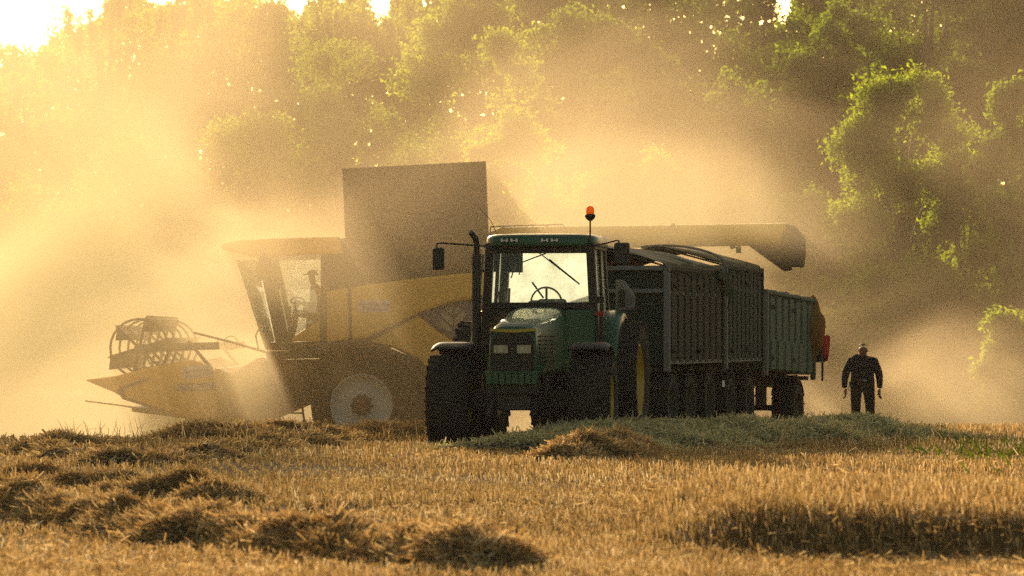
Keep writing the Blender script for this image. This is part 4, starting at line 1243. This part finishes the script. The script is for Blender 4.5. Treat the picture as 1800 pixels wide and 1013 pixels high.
def face_parts(root, hc, s=1.0):
    a = MB()
    for sx in (-1, 1): a.lathe([(-.004, .002), (-.003, .006), (.004, .008)], Vector(hc) + Vector((sx * .032, -.088, .012)), 'y', 10)
    a.build('eye', M['boot'], root)
    a = MB(); a.add([Vector(hc) + Vector(p) for p in ((-.014, -.088, -.03), (.014, -.088, -.03), (0, -.122, -.028), (0, -.088, .022))], [(0, 1, 2), (0, 2, 3), (2, 1, 3), (0, 3, 1)]); a.build('nose', M['skin'], root, smooth='all')
    a = MB(); a.box(Vector(hc) + Vector((0, -.085, -.058)), (.048, .012, .010)); a.build('mouth', M['red'], root)
    for sx in (-1, 1):
        a = MB(); a.lathe([(-.012, .004), (-.01, .022), (.01, .028), (.014, .018)], Vector(hc) + Vector((sx * .080, 0, -.005)), 'x', 12); a.build('ear', M['skin'], root, smooth=True)

MX, MY = (1516 - 900) / FPX * 85, 85.0
mz = gz(MX, MY)
MANZ = min(mz, CAMZ + (HOR - 606) / FPX * 85 - 1.76)
man = empty('person', (MX, MY, mz))
tag(man, 'stocky man in dark work clothes walking beside the last trailer, head bowed', 'person')
K = 1.0
# local: camera is towards -y, picture left = -x
pel = (0, .02, .98)
torso = [(pel, (.20, .14)), ((0, .01, 1.10), (.235, .165)), ((0, -.01, 1.24), (.24, .155)), ((0, -.02, 1.37), (.235, .14)), ((0, -.04, 1.44), (.15, .11)), ((0, -.08, 1.50), (.085, .08))]
chains = [torso,
          [(pel, (.20, .14)), ((-.12, .02, .86), (.115, .13)), ((-.135, -.08, .50), (.100, .100)), ((-.12, .04, .12), (.09, .09)), ((-.12, .04, .06), (.075, .08))],
          [(pel, (.20, .14)), ((.12, .02, .86), (.115, .13)), ((.145, .03, .50), (.100, .100)), ((.16, .14, .12), (.09, .09)), ((.15, .14, .06), (.075, .08))],
          [((0, -.02, 1.37), (.235, .14)), ((-.225, -.02, 1.37), (.098, .095)), ((-.325, .02, 1.12), (.080, .080)), ((-.35, -.10, .90), (.058, .058)), ((-.345, -.12, .85), (.054, .054))],
          [((0, -.02, 1.37), (.235, .14)), ((.225, -.02, 1.37), (.098, .095)), ((.32, .03, 1.11), (.080, .080)), ((.325, .0, .89), (.058, .058)), ((.32, -.01, .84), (.054, .054))]]
me_ = skin_mesh(chains)
me_.materials.clear()
for mm in ('shirt', 'trouser', 'skin'): me_.materials.append(M[mm])
for p in me_.polygons:
    c_ = p.center
    p.material_index = 1 if (c_.z < 1.0 and abs(c_.x) < .30) else (2 if c_.z > 1.50 else 0)
body = link('body', me_, man)
hd = skin_mesh([[((0, -.06, 1.50), (.060, .062)), ((0, -.075, 1.57), (.074, .080)), ((0, -.10, 1.635), (.094, .108)), ((0, -.09, 1.70), (.080, .092))]])
hd.materials.clear(); hd.materials.append(M['skin']); hdo = link('head', hd, man); hdo.location = (0, -.05, -.035)
face_parts(hdo, (0, -.10, 1.63))
a = MB()
def hair(i, j):
    th = R(38) + R(52) * i; ph = 2 * math.pi * j
    return Vector((.101 * math.cos(th) * math.cos(ph), -.088 + .118 * math.cos(th) * math.sin(ph) + .012, 1.655 + .108 * math.sin(th)))
a.grid(hair, 6, 20); a.build('hair', M['hair'], hdo, smooth='all', solid=.006)
for sx, w_, ln in ((-1, (-.345, -.125, .85), (.12, -.1, -1)), (1, (.32, -.015, .84), (-.06, -.1, -1))):
    hm_ = skin_mesh(hand_chains(w_, ln, (0.25 * sx, -1, 0), -sx, 1.25), sub=1)
    hm_.materials.clear(); hm_.materials.append(M['skin']); link('hand', hm_, man)
a = MB(); a.lathe([(.985, .198), (1.02, .200)], (0, .01, 0), 'z', 28); bt = a.build('belt', M['black'], man); bt.scale = (1, .76, 1)
MB().box((.02, -.155, 1.0), (.085, .02, .05)).build('belt_buckle', M['alu'], man, bevel=.008)
a = MB(); a.box((-.235, -.02, .93), (.05, .08, .10)); a.tube([(-.25 + .03 * math.cos(t), -.02, .84 + .03 * math.sin(t)) for t in np.linspace(0, 6.283, 13)], .007, 5); a.build('key_ring', M['black'], man)
for sx, fx, fy_, fzz in ((-1, -.12, -.02, 0), (1, .15, .08, 0)):
    fm = skin_mesh([[((fx, fy_ + .10, .05), (.05, .05)), ((fx, fy_, .055), (.052, .055)), ((fx, fy_ - .12, .035), (.052, .034)), ((fx, fy_ - .17, .03), (.04, .026))]], sub=1)
    fm.materials.clear(); fm.materials.append(M['boot']); link('boot', fm, man)
man.scale = (1.13, 1.09, 1.085)

# driver in the harvester cab, facing left
DX = hp(543, 505, 77.4)
drv = empty('person', (DX.x + .08, 77.4, hp(0, 600, 77.4).z + .02))
tag(drv, 'driver with a cap sitting in the cab of the yellow harvester', 'person')
ch = [[((.05, 0, .50), (.16, .17)), ((.04, 0, .70), (.16, .18)), ((.0, 0, .92), (.13, .19)), ((-.04, 0, 1.03), (.08, .11)), ((-.07, 0, 1.10), (.055, .055))],
      [((.05, 0, .50), (.16, .17)), ((-.10, -.10, .50), (.09, .09)), ((-.42, -.12, .52), (.075, .075)), ((-.46, -.12, .12), (.06, .06))],
      [((.05, 0, .50), (.16, .17)), ((-.10, .10, .50), (.09, .09)), ((-.42, .12, .52), (.075, .075)), ((-.46, .12, .12), (.06, .06))],
      [((.0, 0, .92), (.13, .19)), ((.0, -.20, .95), (.075, .075)), ((-.06, -.24, .68), (.055, .055)), ((-.28, -.18, .70), (.042, .042))],
      [((.0, 0, .92), (.13, .19)), ((.0, .20, .95), (.075, .075)), ((-.06, .24, .68), (.055, .055)), ((-.28, .18, .72), (.042, .042))]]
me_ = skin_mesh(ch); me_.materials.clear()
for mm in ('shirt', 'trouser', 'skin'): me_.materials.append(M[mm])
for p in me_.polygons: p.material_index = 1 if p.center.z < .55 else 0
link('body', me_, drv)
hd = skin_mesh([[((-.06, 0, 1.06), (.05, .05)), ((-.08, 0, 1.14), (.062, .062)), ((-.10, 0, 1.22), (.095, .078)), ((-.09, 0, 1.29), (.082, .068))]])
hd.materials.clear(); hd.materials.append(M['skin']); hdo = link('head', hd, drv)
a = MB()
def cap(i, j):
    th = R(90) * i; ph = 2 * math.pi * j
    return Vector((-.085 + .108 * math.cos(th) * math.cos(ph), .088 * math.cos(th) * math.sin(ph), 1.265 + .10 * math.sin(th)))
a.grid(cap, 6, 18); a.box((-.21, 0, 1.27), (.11, .13, .014)); a.build('cap', M['shirt'], hdo, smooth='all', solid=.006)
for sy in (-1, 1):
    hm_ = skin_mesh(hand_chains((-.29, sy * .18, .70 if sy < 0 else .72), (-1, 0, .1), (0, 0, 1), 1), sub=1)
    hm_.materials.clear(); hm_.materials.append(M['skin']); link('hand', hm_, drv)

# ------------------------------------------------------------------ dust raised by the harvester
DUST_G, DUST_K = .36, .92
m = bpy.data.materials.new('golden_dust'); m.use_nodes = True; n = m.node_tree
n.nodes.remove(n.nodes['Principled BSDF'])
pv = n.nodes.new('ShaderNodeVolumePrincipled')
pv.inputs['Color'].default_value = (.985, .79, .50, 1)
pv.inputs['Absorption Color'].default_value = (.35, .2, .08, 1)
pv.inputs['Anisotropy'].default_value = DUST_G
n.links.new(pv.outputs[0], n.nodes['Material Output'].inputs['Volume'])
geo = n.nodes.new('ShaderNodeNewGeometry')
sep = n.nodes.new('ShaderNodeSeparateXYZ'); n.links.new(geo.outputs['Position'], sep.inputs[0])
def mth(op, a_, b_=None, c_=None, clamp=False):
    k = n.nodes.new('ShaderNodeMath'); k.operation = op; k.use_clamp = clamp
    for i, s_ in enumerate((a_, b_, c_)):
        if s_ is None: continue
        if isinstance(s_, (int, float)): k.inputs[i].default_value = s_
        else: n.links.new(s_, k.inputs[i])
    return k.outputs[0]
def smooth(v_, a_, b_, o0=0., o1=1.):
    k = n.nodes.new('ShaderNodeMapRange'); k.interpolation_type = 'SMOOTHSTEP'
    n.links.new(v_, k.inputs[0]) if not isinstance(v_, float) else None
    k.inputs[1].default_value = a_; k.inputs[2].default_value = b_; k.inputs[3].default_value = o0; k.inputs[4].default_value = o1
    return k.outputs[0]
X_, Y_, Z_ = sep.outputs
left = smooth(X_, 2.0, -7.0)                       # thicker on the header side
back = mth('MAXIMUM', mth('MULTIPLY', smooth(X_, 6.3, 3.5), smooth(Y_, 79.5, 83.0)), smooth(Y_, 86.5, 90.0))
back = mth('MULTIPLY', back, mth('MULTIPLY_ADD', left, -.005, .085))
front = mth('MULTIPLY', mth('MULTIPLY', smooth(X_, 2.5, -4.0), smooth(Y_, 62.5, 68.0)), mth('MULTIPLY_ADD', smooth(X_, -3.4, -6.0), .33, .075))
veil = mth('MULTIPLY', mth('MULTIPLY', smooth(Z_, 2.7, 3.5), smooth(X_, 7.5, 4.5)), mth('MULTIPLY', smooth(Y_, 69.0, 73.0), mth('MULTIPLY', smooth(Z_, 6.2, 4.0), smooth(X_, -1.0, 1.5, 0., .26))))
front = mth('MAXIMUM', front, veil)
start = mth('MAXIMUM', back, mth('MULTIPLY', front, smooth(Y_, 81.0, 75.0)))
fall = mth('EXPONENT', mth('MULTIPLY', mth('ADD', Z_, .5), mth('SUBTRACT', mth('MULTIPLY_ADD', left, -.06, -.19), smooth(X_, 4.0, 11.0, 0., .075))))
mp = n.nodes.new('ShaderNodeMapping'); mp.inputs['Rotation'].default_value = (0, R(25), 0); mp.inputs['Scale'].default_value = (.8, .35, 1.2)
n.links.new(geo.outputs['Position'], mp.inputs[0])
tn = n.nodes.new('ShaderNodeTexNoise'); tn.inputs['Scale'].default_value = .19; tn.inputs['Detail'].default_value = 4; tn.inputs['Roughness'].default_value = .5
tn.inputs['Distortion'].default_value = .6
n.links.new(mp.outputs[0], tn.inputs['Vector'])
wisp = smooth(tn.outputs['Fac'], .38, .64, .28, 1.75)
end = smooth(Y_, 101.0, 93.0)
dens = mth('MULTIPLY', mth('MULTIPLY', start, end), mth('MULTIPLY', fall, wisp))
n.links.new(mth('MULTIPLY', dens, DUST_K), pv.inputs['Density'])
M['dust'] = m
a = MB(); a.box((0, 86.5, 6.0), (44, 41, 18))
tag(a.build('dust_cloud', m), 'golden backlit dust drifting behind the tractor and round the harvester', 'dust', None, 'stuff')

# thin even haze over the whole field
m = bpy.data.materials.new('thin_field_haze'); m.use_nodes = True; n = m.node_tree
n.nodes.remove(n.nodes['Principled BSDF'])
hv = n.nodes.new('ShaderNodeVolumePrincipled')
hv.inputs['Color'].default_value = (.96, .86, .68, 1)
hv.inputs['Anisotropy'].default_value = .4
hv.inputs['Density'].default_value = .00010
n.links.new(hv.outputs[0], n.nodes['Material Output'].inputs['Volume'])
a = MB(); a.box((0, 730, 13.0), (1300, 1600, 32.5))
tag(a.build('haze', m), 'thin warm evening haze over the field', None, None, 'stuff')
